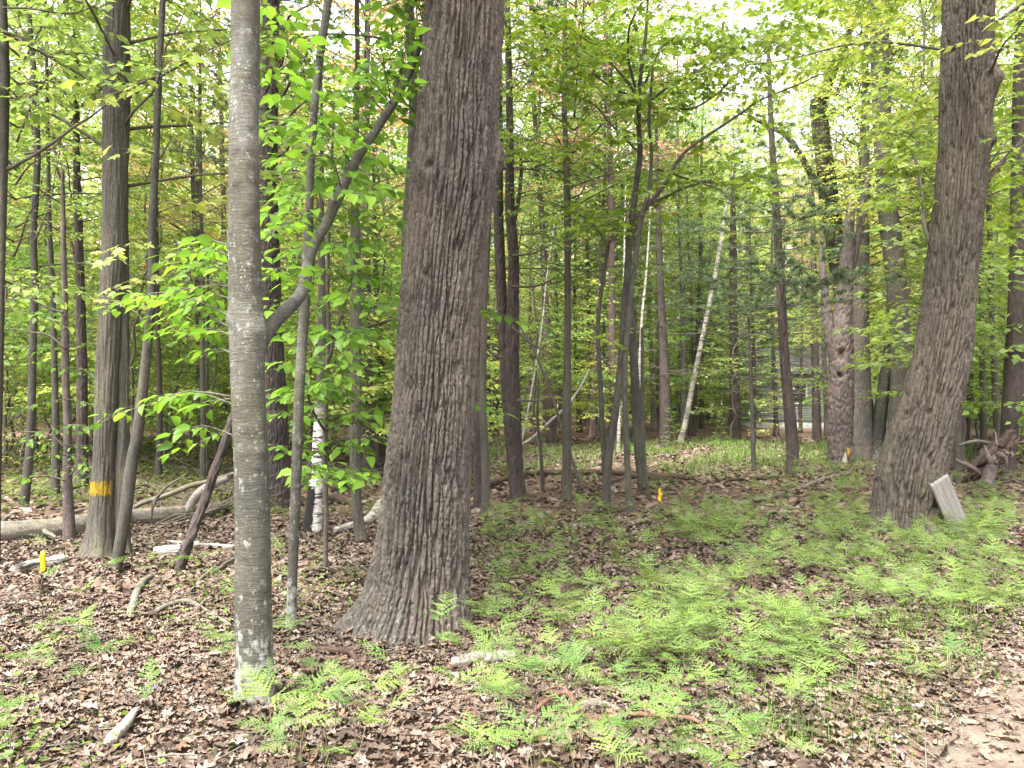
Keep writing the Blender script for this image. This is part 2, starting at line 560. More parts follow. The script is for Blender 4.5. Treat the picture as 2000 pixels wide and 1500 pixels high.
def board_mat():
    m, nt, N, L = new_mat('weathered_board')
    n = noise_node(N, L, obj_vec(N, L, (18, 18, 3.0)), 1.0, 5, 0.6)
    wv = N.new("ShaderNodeTexWave")
    wv.wave_type = 'BANDS'; wv.bands_direction = 'X'
    wv.inputs["Scale"].default_value = 5.0
    wv.inputs["Distortion"].default_value = 9.0
    wv.inputs["Detail"].default_value = 3.0
    L.new(obj_vec(N, L, (1.6, 1, 1.0)), wv.inputs["Vector"])
    r = ramp(N, [(0.0, (0.14, 0.132, 0.117)), (0.6, (0.18, 0.17, 0.154))])
    L.new(wv.outputs["Fac"], r.inputs[0])
    r2 = ramp(N, [(0.3, (0.75, 0.74, 0.72)), (0.7, (1.1, 1.1, 1.1))])
    L.new(n.outputs[0], r2.inputs[0])
    finish(N, L, mul(N, L, r.outputs[0], r2.outputs[0]), 0.85, n.outputs[0], 0.003, 0.2)
    return m
M['board'] = board_mat()

# ------------------------------------------------------------------ ground and path
def graded(a, b, fine, coarse, lim):
    """positions from a to b: step fine inside |v|<lim, growing outside"""
    out = [0.0]
    while out[-1] < max(abs(a), abs(b)):
        v = out[-1]
        out.append(v + (fine if v < lim else min(coarse, fine + (v - lim) * 0.06)))
    out = np.array(out)
    return np.concatenate([-out[::-1][:-1], out])
xs = graded(-420, 420, 0.09, 14, 6.5)
ys = graded(0, 620, 0.09, 14, 13.0)
ys = ys[ys > -14]
GX, GY = np.meshgrid(xs, ys)
GZ = gh(GX, GY) + 0.012 * vnoise(GX * 4, GY * 4, 0, 3) * (GY < 20)
nx, ny = len(xs), len(ys)
i = np.arange(ny - 1)[:, None] * nx + np.arange(nx - 1)[None, :]
ground = ob('ground', mk_mesh('ground', np.stack([GX, GY, GZ], -1).reshape(-1, 3), np.stack([i, i + 1, i + nx + 1, i + nx], -1).reshape(-1, 4), M['soil'], True), kind='structure')

# bare dirt at the edge of the track, lower right corner of the photograph
def dirt_side(x, y):
    """> 0 on the bare track: right of a wavering line from (1.55, 2.6) to (3.2, 4.6)"""
    return (x - 1.52) * 0.66 - (y - 3.34) * 0.75 + 0.16 * vnoise(x * 1.7, y * 1.7, 0, 21) + 0.05 * vnoise(x * 6, y * 6, 0, 22)
dx_, dy_ = np.meshgrid(np.arange(0.4, 9, 0.06), np.arange(-8, 6.4, 0.06))
dz_ = gh(dx_, dy_) + 0.012 * vnoise(dx_ * 4, dy_ * 4, 0, 3) + 0.008 + 0.006 * vnoise(dx_ * 9, dy_ * 9, 0, 33)
sd_ = dirt_side(dx_, dy_)
dz_ = dz_ - 0.05 * (1 - sstep(-0.12, 0.06, sd_))
k = np.arange(dx_.size).reshape(dx_.shape)
q = np.stack([k[:-1, :-1], k[:-1, 1:], k[1:, 1:], k[1:, :-1]], -1).reshape(-1, 4)
q = q[(sd_.ravel()[q] > -0.1).all(1)]
ob('dirt_path', mk_mesh('dirt_path', np.stack([dx_, dy_, dz_], -1).reshape(-1, 3), q, M['dirt'], True), kind='structure')

# ------------------------------------------------------------------ leaf shapes: (u along, v across, w up), unit length
def tri(a): return np.array(a, int)
T_BEECH = (np.array([[0, 0, 0], [.33, 0, -.02], [.68, 0, -.05], [1, 0, -.16], [.28, .27, .05], [.62, .25, .02], [.28, -.27, .05], [.62, -.25, .02]]),
           tri([[0, 1, 4], [1, 5, 4], [1, 2, 5], [2, 3, 5], [0, 6, 1], [1, 6, 7], [1, 7, 2], [2, 7, 3]]))
_mo = [(0, 0), (.02, .22), (.18, .52), (.30, .24), (.62, .56), (.60, .20), (1.0, 0), (.60, -.20), (.62, -.56), (.30, -.24), (.18, -.52), (.02, -.22)]
T_MAPLE = (np.array([[.32, 0, -.03]] + [[u, v, .05 - .22 * abs(v) - .1 * max(0, u - .4)] for u, v in _mo]),
           tri([[0, 1 + j, 1 + (j + 1) % 12] for j in range(12)]))
T_KITE = (np.array([[0, 0, 0], [.45, .33, .06], [1, 0, -.1], [.45, -.33, .06]]), tri([[0, 2, 1], [0, 3, 2]]))
def oak_leaf(curl, seed):
    r = np.random.default_rng(seed)
    us = np.array([0.0, .16, .30, .46, .62, .80, 1.0])
    vs = np.array([.02, .15, .10, .27, .13, .2, .0]) * r.uniform(.8, 1.25, 7)
    n = len(us)
    P = np.array([[u, v, 0] for u, v in zip(us, vs)] + [[u, 0, 0] for u in us] + [[u, -v, 0] for u, v in zip(us, vs[::1] * r.uniform(.8, 1.2, n))])
    a, b = r.uniform(.6, 1.3) * curl, r.uniform(-.6, .9) * curl
    P[:, 2] = a * np.abs(P[:, 1]) * 1.3 + b * (P[:, 0] - .5) ** 2 + .05 * r.standard_normal(len(P))
    F = []
    for j in range(n - 1):
        F += [[j, n + j, n + 1 + j], [j, n + 1 + j, j + 1], [n + j, 2 * n + j, 2 * n + 1 + j], [n + j, 2 * n + 1 + j, n + 1 + j]]
    return P - np.array([.5, 0, 0]), tri(F)
T_OAK = [oak_leaf(c, s) for c, s in ((.35, 1), (.6, 2), (.95, 3), (.15, 4))]

def place(tpl, P, A, Nn, S):
    """instantiate a leaf template at P with axis A, normal N, size S -> (V, F)"""
    V, F = tpl
    A = norm(A)
    Nn = norm(Nn - (Nn * A).sum(-1, keepdims=True) * A)
    B = np.cross(Nn, A)
    S = np.asarray(S, float)[:, None, None]
    out = P[:, None, :] + S * (V[None, :, 0:1] * A[:, None] + V[None, :, 1:2] * B[:, None] + V[None, :, 2:3] * Nn[:, None])
    Fo = F[None] + (np.arange(len(P)) * len(V))[:, None, None]
    return out.reshape(-1, 3), Fo.reshape(-1, F.shape[1])

class Leaves:
    def __init__(self): self.P, self.A, self.N, self.S = [], [], [], []
    def add(self, P, A, N_, S):
        self.P.append(P); self.A.append(A); self.N.append(N_); self.S.append(S)
    def arrays(self):
        return [np.concatenate(x) for x in (self.P, self.A, self.N, self.S)]
    def mesh(self, name, tpl, mat, rng, off=(0, 0, 0), sel=None):
        P, A, N_, S = self.arrays()
        if sel is not None:
            P, A, N_, S = P[sel], A[sel], N_[sel], S[sel]
        V, F = place(tpl, P - np.asarray(off, float), A, N_, S)
        return mk_mesh(name, V, F, mat, False, np.repeat(rng.random(len(P)), len(tpl[0])))

UP = np.array([0, 0, 1.0])
def spray(lv, wood, rng, p0, p1, size, width, gap=0.14, droop=0.5, arch=0.06, lgap=0.75, r0=0.006, twigs=True, ns=4, start=0.12, both=1.0, drop=0.0):
    """a leafy branch from p0 to p1: side twigs lie in a flat layer and carry alternating leaves"""
    p0, p1 = np.asarray(p0, float), np.asarray(p1, float)
    L = np.linalg.norm(p1 - p0)
    n = max(5, int(L / 0.13))
    t = np.linspace(0, 1, n)[:, None]
    C = p0 + (p1 - p0) * t + UP * (arch * 4 * t * (1 - t) - drop * t ** 3) * L
    w = 0.05 * L * rng.standard_normal(3)
    C = C + w * np.sin(t * rng.uniform(4, 8) + rng.uniform(0, 6)) * t * (1.2 - t)
    if wood is not None:
        tube(wood, C, np.linspace(r0, max(r0 * .25, .0012), n), ns)
    dirn = norm(p1 - p0)
    side = norm(np.cross(dirn, UP) + 1e-6)
    m = max(3, int(L * (1 - start) / gap))
    for j in range(m):
        tt = start + (1 - start) * (j + rng.uniform(.1, .9)) / m
        if rng.random() > both:
            continue
        x = tt * (n - 1); a = min(int(x), n - 2)
        o = C[a] + (C[a + 1] - C[a]) * (x - a)
        sg = 1 if j % 2 else -1
        ln = width * (0.45 + .55 * math.sin(math.pi * min(1, .15 + tt * .9))) * rng.uniform(.55, 1.15)
        ang = rng.uniform(.6, 1.15)
        td = norm(dirn * math.cos(ang) + side * sg * math.sin(ang) + UP * rng.uniform(-.28, .22))
        if tt > .9: td = norm(dirn + side * sg * .3 + UP * -.1)
        q = max(2, int(ln / (size * lgap)))
        s = (np.arange(q) + .4 + .3 * rng.random(q)) / q
        pos = o + td * (s * ln)[:, None] - UP * (.18 * ln * s ** 2)[:, None]
        sd = np.where(np.arange(q) % 2, 1.0, -1.0)[:, None]
        ts = norm(np.cross(td, UP))
        ax = td * rng.uniform(.35, .8, (q, 1)) + ts * sd * rng.uniform(.5, .9, (q, 1)) - UP * rng.uniform(.1, 1.0, (q, 1)) * droop
        ax[-1] = td - UP * droop * .5
        nn = UP + .38 * rng.standard_normal((q, 3))
        lv.add(pos, ax, nn, size * rng.uniform(.5, 1.25, q))
        if twigs and wood is not None:
            tube(wood, np.stack([o, o + td * ln * .5 - UP * .045 * ln, o + td * ln * .95 - UP * .16 * ln]), [max(r0 * .35, .0014), .0012, .0008], 3, caps=False)
    return C

# ------------------------------------------------------------------ bark relief
def ridge_disp(R0, cw, ch, depth, seed, warp=0.20, fine=0.28, flare=None, bumps=None):
    nc = max(6, int(round(2 * math.pi * R0 / cw)))
    def f(th, s, rr, C):
        x, y = np.cos(th) * R0, np.sin(th) * R0
        u = th / (2 * math.pi) * nc
        wz = s / ch
        u2 = u + warp * fbm(x / cw * .3, y / cw * .3, s / ch * .9, 2, seed) * 2.2 + .16 * vnoise(x / cw * 1.3, y / cw * 1.3, s / cw * .7, seed + 4)
        v2 = wz + .3 * vnoise(x / cw * .6, y / cw * .6, wz * 1.2, seed + 9)
        e, cid = worley(np.mod(u2, nc), v2, nc, seed)
        h = sstep(0.02, 0.34, e) * (0.8 + .3 * cid)
        e2, c2 = worley(np.mod(u2 + .5, nc), v2 * (ch / .085) + 1.7 * cid, nc, seed + 31)
        h = h * (.85 + .15 * sstep(.0, .16, e2))
        h = h - fine * np.abs(vnoise(x / cw * 2.6, y / cw * 2.6, s / cw * 1.1, seed + 2)) - .5 * fine * np.abs(vnoise(x / cw * 5, y / cw * 5, s / cw * 2.3, seed + 12))
        d = depth * (h - .8) * np.clip(rr / R0, .3, 1.2)
        d = d + .05 * R0 * vnoise(np.cos(th) * 1.2, np.sin(th) * 1.2, s * .9, seed + 3)
        if flare: d = d + flare(th, s, rr, C)
        if bumps: d = d + bumps(th, s, rr, C)
        return d
    return f

def smooth_disp(R0, seed, amp=.05, wr=.004, flare=None, bumps=None, vert=0.0):
    def f(th, s, rr, C):
        d = amp * R0 * fbm(np.cos(th) * 1.1, np.sin(th) * 1.1, s * 1.6, 3, seed) * 1.6
        d = d + wr * R0 / .1 * vnoise(np.cos(th) * 1.4, np.sin(th) * 1.4, s * 26, seed + 2) * sstep(-.1, .5, vnoise(np.cos(th), np.sin(th), s * 3, seed + 5))
        if vert:
            k = max(5, int(R0 / .012))
            d = d - vert * sstep(.25, .8, 1 - np.abs(fbm(np.cos(th) * k * .5, np.sin(th) * k * .5, s * 2.2, 2, seed + 7)) * 2.2)
        if flare: d = d + flare(th, s, rr, C)
        if bumps: d = d + bumps(th, s, rr, C)
        return d
    return f

def flare_fn(amp, h0, lobes, base_z=0.0):
    """roots: (direction in degrees, weight, angular width)"""
    def f(th, s, rr, C):
        hgt = np.maximum(C[:, 2] - base_z, -.05)[:, None]
        g = .35
        for a, w, wd in lobes:
            dl = np.angle(np.exp(1j * (th - math.radians(a))))
            g = g + w * np.exp(-(dl / math.radians(wd)) ** 2)
        return amp * g * np.exp(-hgt / h0)
    return f

def knot_fn(items):
    """(angle deg, height above s=0, size, amount)"""
    def f(th, s, rr, C):
        d = 0
        for a, z, sz, am in items:
            dl = np.angle(np.exp(1j * (th - math.radians(a)))) * rr
            d = d + am * np.exp(-((dl / sz) ** 2 + ((C[:, 2][:, None] - z) / sz) ** 2))
        return d
    return f

# ------------------------------------------------------------------ traced trunks
def trace(pts, d, sink=0.12, up=0.0, up_w=0.5, lean=(0, 0), ground_end=True):
    """(px, py, width px[, depth]) listed from the top down -> points from the ground up, radii"""
    P, R = [], []
    for p in pts[::-1]:
        dd = p[3] if len(p) > 3 else d
        P.append(at(p[0], p[1], dd)); R.append(p[2] * .5 * dd / FPX)
    P, R = np.array(P), np.array(R)
    if ground_end:
        b = P[0].copy(); b[2] = float(gh(b[0], b[1])) - sink
        if b[2] < P[0][2] - .02:
            P = np.concatenate([b[None], P]); R = np.concatenate([R[:1] * 1.03, R])
    if up > P[-1][2]:
        dv = norm(P[-1] - P[-3] if len(P) > 2 else P[-1] - P[0])
        dv = norm(np.array([dv[0] * .6 + lean[0], dv[1] + lean[1], max(dv[2], .5)]))
        hgt = up - P[-1][2]
        m = max(3, int(hgt / .7))
        t = (np.arange(1, m + 1) / m)
        Pn = P[-1] + dv * (hgt / dv[2] * t)[:, None]
        P = np.concatenate([P, Pn]); R = np.concatenate([R, R[-1] * (1 - .68 * t)])
    return P, R

def trunk_part(root, name, pts, d, mat, kind, ns, step, seed, up=0.0, color=None, flare=None, bumps=None, cw=.045, ch=.17, depth=.018, ground_end=True, lean=(0, 0), sink=.12):
    P, R = trace(pts, d, up=up, ground_end=ground_end, lean=lean, sink=sink)
    C, e = resample(P, step, R[:, None])
    top = CAMZ + 0.56 * d + .5                      # above the frame the rings may be far apart
    hi = C[:, 2] > top
    sel = ~hi | (np.arange(len(C)) % max(1, int(.25 / step)) == 0)
    sel[-1] = True
    S_ = np.arange(len(C)) * step
    C, e, S_ = C[sel], e[sel], S_[sel]
    r = e[:, 0]
    R0 = float(np.median(r))
    if kind == 'ridge': dsp = ridge_disp(R0, cw, ch, depth, seed, flare=flare, bumps=bumps)
    elif kind == 'fibre': dsp = smooth_disp(R0, seed, .05, .002, flare, bumps, vert=depth)
    else: dsp = smooth_disp(R0, seed, .05, .003, flare, bumps)
    mb = MB()
    G = tube(mb, C, r, ns, dsp)
    o = ob(name, mb.mesh(name, M[mat], root.location, True), root, color)
    return o, G, C, r

TREES = {}
def tree(key, name, label, pts, d=None, base_y=None, mat='smooth2', kind='smooth', ns=24, step=.05, seed=1, up=0.0, cat='tree', color=None, group=None, **k):
    if d is None: d = gdepth(base_y if base_y else pts[-1][1])
    b = at(pts[-1][0], pts[-1][1], pts[-1][3] if len(pts[-1]) > 3 else d)
    root = thing(name, label, cat, (b[0], b[1], float(gh(b[0], b[1]))), group)
    o, G, C, r = trunk_part(root, 'trunk', pts, d, mat, kind, ns, step, seed, up=up, color=color, **k)
    TREES[key] = dict(root=root, d=d, C=C, r=r, G=G, trunk=o)
    return root

def branch(root, pts, d, mat='twig', ns=8, step=.04, seed=1, name='branch', wob=.012):
    """a limb that starts inside its trunk; (px, py, width px[, depth]) from its root outwards"""
    P = np.array([at(p[0], p[1], p[3] if len(p) > 3 else d) for p in pts])
    R = np.array([p[2] * .5 * (p[3] if len(p) > 3 else d) / FPX for p in pts])
    C, e = resample(P, step, R[:, None])
    s = np.arange(len(C)) * step
    C = C + wob * np.stack([vnoise(s * 4, seed * 3.3), vnoise(s * 4, seed * 3.3 + 40), vnoise(s * 4, seed * 3.3 + 80)], -1)
    mb = MB()
    tube(mb, C, np.maximum(e[:, 0], .0012), ns, smooth_disp(max(float(np.median(e[:, 0])), .002), seed, .06, 0))
    ob(name, mb.mesh(name, M[mat], root.location, True), root)
    return C

def leaf_objects(root, lv, tpl, color, rng, limit=300, mat='leaf', fname='foliage', lname='leaf'):
    """the leaves that show largest become single leaves, the rest one foliage part"""
    P, A, N_, S = lv.arrays()
    b = np.array(root.location)
    inv = (P[:, 0] / P[:, 1] * FPX + 1000)
    py = HOR - (P[:, 2] - CAMZ) / P[:, 1] * FPX
    vis = (inv > 0) & (inv < 2000) & (py > 0) & (py < 1500)
    score = np.where(vis, S / P[:, 1], 0)
    order = np.argsort(-score)
    pick = order[:limit]; pick = pick[score[pick] > 0]
    rest = np.setdiff1d(np.arange(len(P)), pick)
    mes = []
    for j in range(3):
        V = tpl[0].copy()
        V[:, 2] = V[:, 2] * (.6 + .5 * j) - .06 * j * V[:, 0] ** 2
        mes.append(mk_mesh(lname, V, tpl[1], M[mat], False, np.full(len(V), .33 * j)))
    An = norm(A); Nn = norm(N_ - (N_ * An).sum(-1, keepdims=True) * An); Bn = np.cross(Nn, An)
    for q, ix in enumerate(pick):
        o = ob(lname, mes[q % 3], root, color)
        s = float(S[ix])
        mt = np.eye(4)
        mt[:3, 0], mt[:3, 1], mt[:3, 2], mt[:3, 3] = An[ix] * s, Bn[ix] * s, Nn[ix] * s, P[ix] - b
        o.matrix_basis = Matrix(mt.tolist())
    if len(rest):
        ob(fname, lv.mesh(fname, tpl, M[mat], rng, b, rest), root, color, kind='stuff')

G_FRESH = (0.205, 0.305, 0.09)
G_BEECH = (0.125, 0.245, 0.035)
G_YEL = (0.28, 0.34, 0.1)
G_MAPLE = (0.19, 0.29, 0.045)
G_DEEP = (0.115, 0.21, 0.06)
G_RED = (0.33, 0.245, 0.155)
G_PINE = (0.085, 0.125, 0.065)

# ------------------------------------------------------------------ tree prototypes for the woods behind (meshes shared by copies)
def proto_tall(seed, Ht=19.0, zlo=6.0, rad=3.6, r0=.15, n=80, size=.125, bare=4):
    rng = np.random.default_rng(seed)
    z = np.linspace(-.15, Ht, 60)
    bx = .35 * np.cumsum(rng.standard_normal(60)) / 8 * np.linspace(0, 1, 60); by = .35 * np.cumsum(rng.standard_normal(60)) / 8 * np.linspace(0, 1, 60)
    k = np.ones(9) / 9
    bx = np.convolve(np.pad(bx, 4, 'edge'), k, 'valid'); by = np.convolve(np.pad(by, 4, 'edge'), k, 'valid')
    C = np.stack([bx, by, z], -1)
    R = r0 * (1 - .86 * (np.clip(z, 0, None) / Ht) ** .9) + r0 * .5 * np.exp(-np.clip(z, -.1, None) / .18)
    tb = MB(); tube(tb, C, R, 12, smooth_disp(r0, seed, .12, .002, vert=.006))
    lv, wb = Leaves(), MB()
    for j in range(n):
        zz = zlo + (Ht - zlo) * (j + rng.random()) / n
        a = j * 2.4 + rng.uniform(-.5, .5)
        f = (zz - zlo) / (Ht - zlo)
        ln = rad * (.35 + .75 * math.sin(math.pi * min(1, .2 + f * .85))) * rng.uniform(.6, 1.15)
        i0 = int(np.searchsorted(z, zz)) - 1
        el = .15 + .75 * f + rng.uniform(-.2, .25)
        p0 = C[i0]
        p1 = p0 + np.array([math.cos(a) * math.cos(el), math.sin(a) * math.cos(el), math.sin(el)]) * ln
        spray(lv, wb, rng, p0, p1, size, ln * .4, gap=.15, droop=.6, lgap=.5, r0=.012 + .01 * ln / rad, twigs=False, ns=4, start=.25)
    for j in range(bare):
        zz = rng.uniform(2.5, zlo); a = rng.uniform(0, 6.28); ln = rng.uniform(.6, 2.0)
        i0 = int(np.searchsorted(z, zz)) - 1
        dv = np.array([math.cos(a), math.sin(a), rng.uniform(-.1, .6)])
        stick(tb, [C[i0], C[i0] + dv * ln * .5, C[i0] + dv * ln + UP * .1], [.018, .011, .003], 4, .2, .05, j)
    return (tb.mesh('trunk', M['far'], smooth=True), wb.mesh('branch', M['far']), lv.mesh('crown', T_KITE, M['leaf'], rng))

def proto_under(seed, Ht=6.5, zlo=.9, rad=1.7, r0=.03, n=58, size=.12, gap=.085, tpl=T_KITE):
    rng = np.random.default_rng(seed)
    z = np.linspace(-.1, Ht, 40)
    w = np.cumsum(rng.standard_normal((40, 2)), 0) * .035
    C = np.concatenate([w, z[:, None]], 1); C[:, :2] -= C[1, :2]
    R = r0 * (1 - .9 * np.clip(z, 0, None) / Ht) + .003
    tb = MB(); tube(tb, C, R, 8, smooth_disp(r0, seed, .1, 0))
    lv, wb = Leaves(), MB()
    for j in range(n):
        zz = zlo + (Ht - zlo) * (j + rng.random()) / n
        a = j * 2.4 + rng.uniform(-.6, .6)
        f = (zz - zlo) / (Ht - zlo)
        ln = rad * (1.1 - .75 * f) * rng.uniform(.45, 1.15)
        i0 = max(0, int(np.searchsorted(z, zz)) - 1)
        el = rng.uniform(.0, .45) + .4 * f
        p1 = C[i0] + np.array([math.cos(a) * math.cos(el), math.sin(a) * math.cos(el), math.sin(el)]) * ln
        spray(lv, wb, rng, C[i0], p1, size, ln * .36, gap=gap, droop=.6, lgap=.7, r0=.007, twigs=False, ns=3, start=.25, drop=.12)
    return (tb.mesh('trunk', M['far'], smooth=True), wb.mesh('branch', M['far']), lv.mesh('crown', tpl, M['leaf'], rng))

def needle_mesh(lvP, lvD, rng, name='needles', per=9, ln=.10, wd=.0055, off=(0, 0, 0)):
    """tufts of needles at lvP pointing about lvD"""
    P = np.repeat(np.asarray(lvP), per, 0); D = np.repeat(norm(np.asarray(lvD)), per, 0)
    n = len(P)
    A = norm(D * .75 + .75 * rng.standard_normal((n, 3)))
    B = norm(np.cross(A, rng.standard_normal((n, 3))))
    l = ln * rng.uniform(.7, 1.2, (n, 1))
    V = np.stack([P - B * wd, P + B * wd, P + A * l], 1).reshape(-1, 3) - np.asarray(off, float)
    F = np.arange(n * 3).reshape(-1, 3)
    return mk_mesh(name, V, F, M['needle'], False, np.repeat(rng.random(n), 3))

def pine_branches(C, R, zs, rng, rad_fn, needle_from, wb, tufts, dirs, per=5, dens=1.0):
    z = C[:, 2]
    for zz in zs:
        i0 = int(np.clip(np.searchsorted(z, zz), 1, len(C) - 2))
        a0 = rng.uniform(0, 6.28)
        for j in range(per):
            a = a0 + j * 6.283 / per + rng.uniform(-.3, .3)
            ln = rad_fn(zz) * rng.uniform(.55, 1.15)
            el = rng.uniform(-.12, .3)
            d = np.array([math.cos(a) * math.cos(el), math.sin(a) * math.cos(el), math.sin(el)])
            p0 = C[i0]
            k = 7
            t = np.linspace(0, 1, k)[:, None]
            B = p0 + d * ln * t + UP * (-.12 * ln * t ** 2 + .1 * ln * t ** 4) + .03 * ln * rng.standard_normal(3) * np.sin(t * 5)
            tube(wb, B, np.linspace(.011, .003, k) * (0.6 + ln * .3), 4)
            side = norm(np.cross(d, UP))
            nt = int(ln * 5)
            live = zz > needle_from
            for q in range(nt):
                tt = rng.uniform(.25, 1)
                o = p0 + d * ln * tt + UP * (-.12 * ln * tt ** 2 + .1 * ln * tt ** 4)
                td = norm(d * .7 + side * rng.choice([-1, 1]) * .8 + UP * rng.uniform(-.1, .3))
                tl = ln * .28 * rng.uniform(.4, 1)
                tube(wb, np.stack([o, o + td * tl * .5, o + td * tl]), [.003, .0022, .0014], 3, caps=False)
                if live:
                    m = max(2, int(tl / .06 * dens))
                    s = rng.uniform(.2, 1, (m, 1))
                    tufts.append(o + td * tl * s); dirs.append(np.repeat(td[None], m, 0) + UP * .25)

def proto_pine(seed, Ht=17, r0=.15, live=4.0, rad=2.2):
    rng = np.random.default_rng(seed)
    z = np.linspace(-.15, Ht, 60)
    C = np.stack([.08 * np.sin(z * .4 + seed), .08 * np.cos(z * .33), z], -1)
    R = r0 * (1 - .93 * np.clip(z, 0, None) / Ht) + r0 * .35 * np.exp(-np.clip(z, -.1, None) / .2)
    tb = MB(); tube(tb, C, R, 12, smooth_disp(r0, seed, .1, .002, vert=.01))
    wb, tf, dr = MB(), [], []
    pine_branches(C, R, np.arange(1.6, Ht, .5), rng, lambda q: rad * (1.02 - q / Ht) + .15, live, wb, tf, dr, 5, .75)
    return (tb.mesh('trunk', M['far'], smooth=True), wb.mesh('branch', M['far']), needle_mesh(np.concatenate(tf), np.concatenate(dr), rng, 'crown', 10, .13, .007))

PT = [proto_tall(11, 19, 5.0, 3.4, .13), proto_tall(12, 21, 7.5, 3.8, .16), proto_tall(13, 16, 3.5, 2.8, .10, 74, .115), proto_tall(14, 20, 6, 3.3, .14, 72, .125)]
PU = [proto_under(21), proto_under(22, 5.0, .7, 1.6, .024, 50, .115), proto_under(23, 8.0, 1.4, 2.0, .036, 72, .12), proto_under(24, 3.2, .3, 1.1, .016, 36, .10)]
PP = [proto_pine(31), proto_pine(32, 15, .13, 3.0, 2.0)]

def woods_tree(name, proto, x, y, sc, rot, label, group, bark, leaf, cat='tree', parts=('trunk', 'branch', 'crown'), lean=(0, 0), zs=1.0):
    root = thing(name, label, cat, (x, y, float(gh(x, y))), group)
    root.rotation_euler = (lean[0], lean[1], rot)
    root.scale = (sc, sc, sc * zs)
    for nm, me in zip(('trunk', 'branch', 'crown'), proto):
        if nm in parts:
            o = ob(nm, me, root, leaf if nm == 'crown' else bark)
            if nm == 'branch': o.name = 'twigs'; o['kind'] = 'stuff'
    return root

def crown_on(root, proto, color, x, y, z0, sc, rot, wood=True):
    """crown of a traced tree, above the photograph's frame or reaching into it"""
    b = root.location
    for nm, me in (('branch', proto[1]), ('crown', proto[2])):
        if nm == 'branch' and not wood: continue
        o = ob(nm, me, root, color if nm == 'crown' else (.11, .1, .085))
        if nm == 'branch': o.name = 'twigs'; o['kind'] = 'stuff'
        o.location = (x - b[0], y - b[1], z0 - b[2])
        o.scale = (sc, sc, sc)
        o.rotation_euler = (0, 0, rot)

# ------------------------------------------------------------------ the traced trees
# big oak in the middle
d1 = 5.42
big = [(907, 0, 162), (903, 100, 162), (895, 200, 160), (891, 300, 160), (886, 360, 164), (879, 430, 158), (869, 500, 152), (860, 600, 153), (853, 700, 153), (847, 800, 155), (838, 900, 160), (831, 1000, 168), (824, 1100, 178), (817, 1180, 190), (812, 1232, 196)]
zt = lambda py, d: float(at(1000, py, d)[2])
tree('oak', 'oak_tree', 'massive deeply furrowed oak trunk with flared roots rising from the ferns', big, d1, mat='oak', kind='ridge', ns=420, step=.009, seed=3, up=15,
     cw=.033, ch=.62, depth=.044, sink=.2,
     flare=flare_fn(.115, .17, [(190, 1.35, 34), (262, 1.3, 20), (318, .5, 22), (60, .8, 30), (120, .8, 30)]),
     bumps=knot_fn([(228, zt(335, 5.2), .10, .035), (238, zt(330, 5.2), .035, -.06), (5, zt(300, 5.4), .10, .06), (300, zt(560, 5.2), .12, .02)]))
R1 = TREES['oak']['root']
c = TREES['oak']['C'][-1]
crown_on(R1, PT[1], G_YEL, c[0] - .2, c[1], -1.0, .95, 1.0)

# grey speckled trunk in front, forked
d2 = 3.92
tree('beech', 'grey_tree', 'smooth grey lichen-speckled trunk forking into a limb, between banded trunk and big oak',
     [(480, 0, 55), (479, 100, 54), (477, 200, 56), (476, 300, 57), (477, 450, 60), (480, 600, 64), (483, 650, 68), (484, 750, 63), (488, 850, 65), (492, 1000, 66), (495, 1200, 70), (497, 1330, 72), (498, 1392, 76)], d2,
     mat='smooth', kind='smooth', ns=96, step=.012, seed=5, up=12, flare=flare_fn(.028, .09, [(225, 1.3, 32), (318, 1.2, 28), (90, 1, 40)]),
     bumps=knot_fn([(200, zt(620, 3.9), .035, .012), (200, zt(480, 3.9), .02, .008), (340, zt(650, 3.9), .06, .016), (250, zt(170, 3.9), .02, .006), (260, zt(360, 3.9), .03, .008), (260, zt(880, 3.9), .035, .006)]))
RB = TREES['beech']['root']
limb = branch(RB, [(492, 700, 40, 3.92), (513, 660, 33, 3.97), (538, 628, 29, 4.1), (565, 600, 26, 4.3), (590, 570, 24, 4.6), (607, 492, 22, 4.9), (640, 430, 21, 5.0), (690, 320, 19, 5.1), (733, 255, 17, 5.2), (775, 190, 15, 5.4), (802, 135, 13, 5.6), (835, 40, 11, 5.8), (860, -80, 8, 6.0)], d2, 'smooth2', 20, .02, 4, wob=.004)
c = TREES['beech']['C'][-1]
crown_on(RB, PT[2], G_BEECH, c[0], c[1], 3.0, .75, 2.0)

# slender grey stem beside it
d3 = gdepth(1243)
tree('slim', 'slender_tree', 'slender upright grey stem close beside the speckled trunk, bending right near its top',
     [(640, 0, 16), (626, 100, 15), (615, 200, 15), (608, 300, 15), (604, 400, 16), (601, 500, 20), (595, 600, 20), (588, 700, 19), (583, 800, 20), (580, 900, 20), (576, 1000, 20), (572, 1100, 19), (569, 1200, 19), (568, 1243, 22)], d3,
     mat='smooth', kind='smooth', ns=40, step=.02, seed=8, up=9, flare=flare_fn(.006, .06, [(270, 1, 60)]),
     bumps=knot_fn([(180, zt(1000, 5.2), .02, .008), (0, zt(480, 5.2), .03, .008), (180, zt(690, 5.2), .015, .006)]))
crown_on(TREES['slim']['root'], PU[2], G_BEECH, TREES['slim']['C'][-1][0], TREES['slim']['C'][-1][1], 4.5, .8, .5)

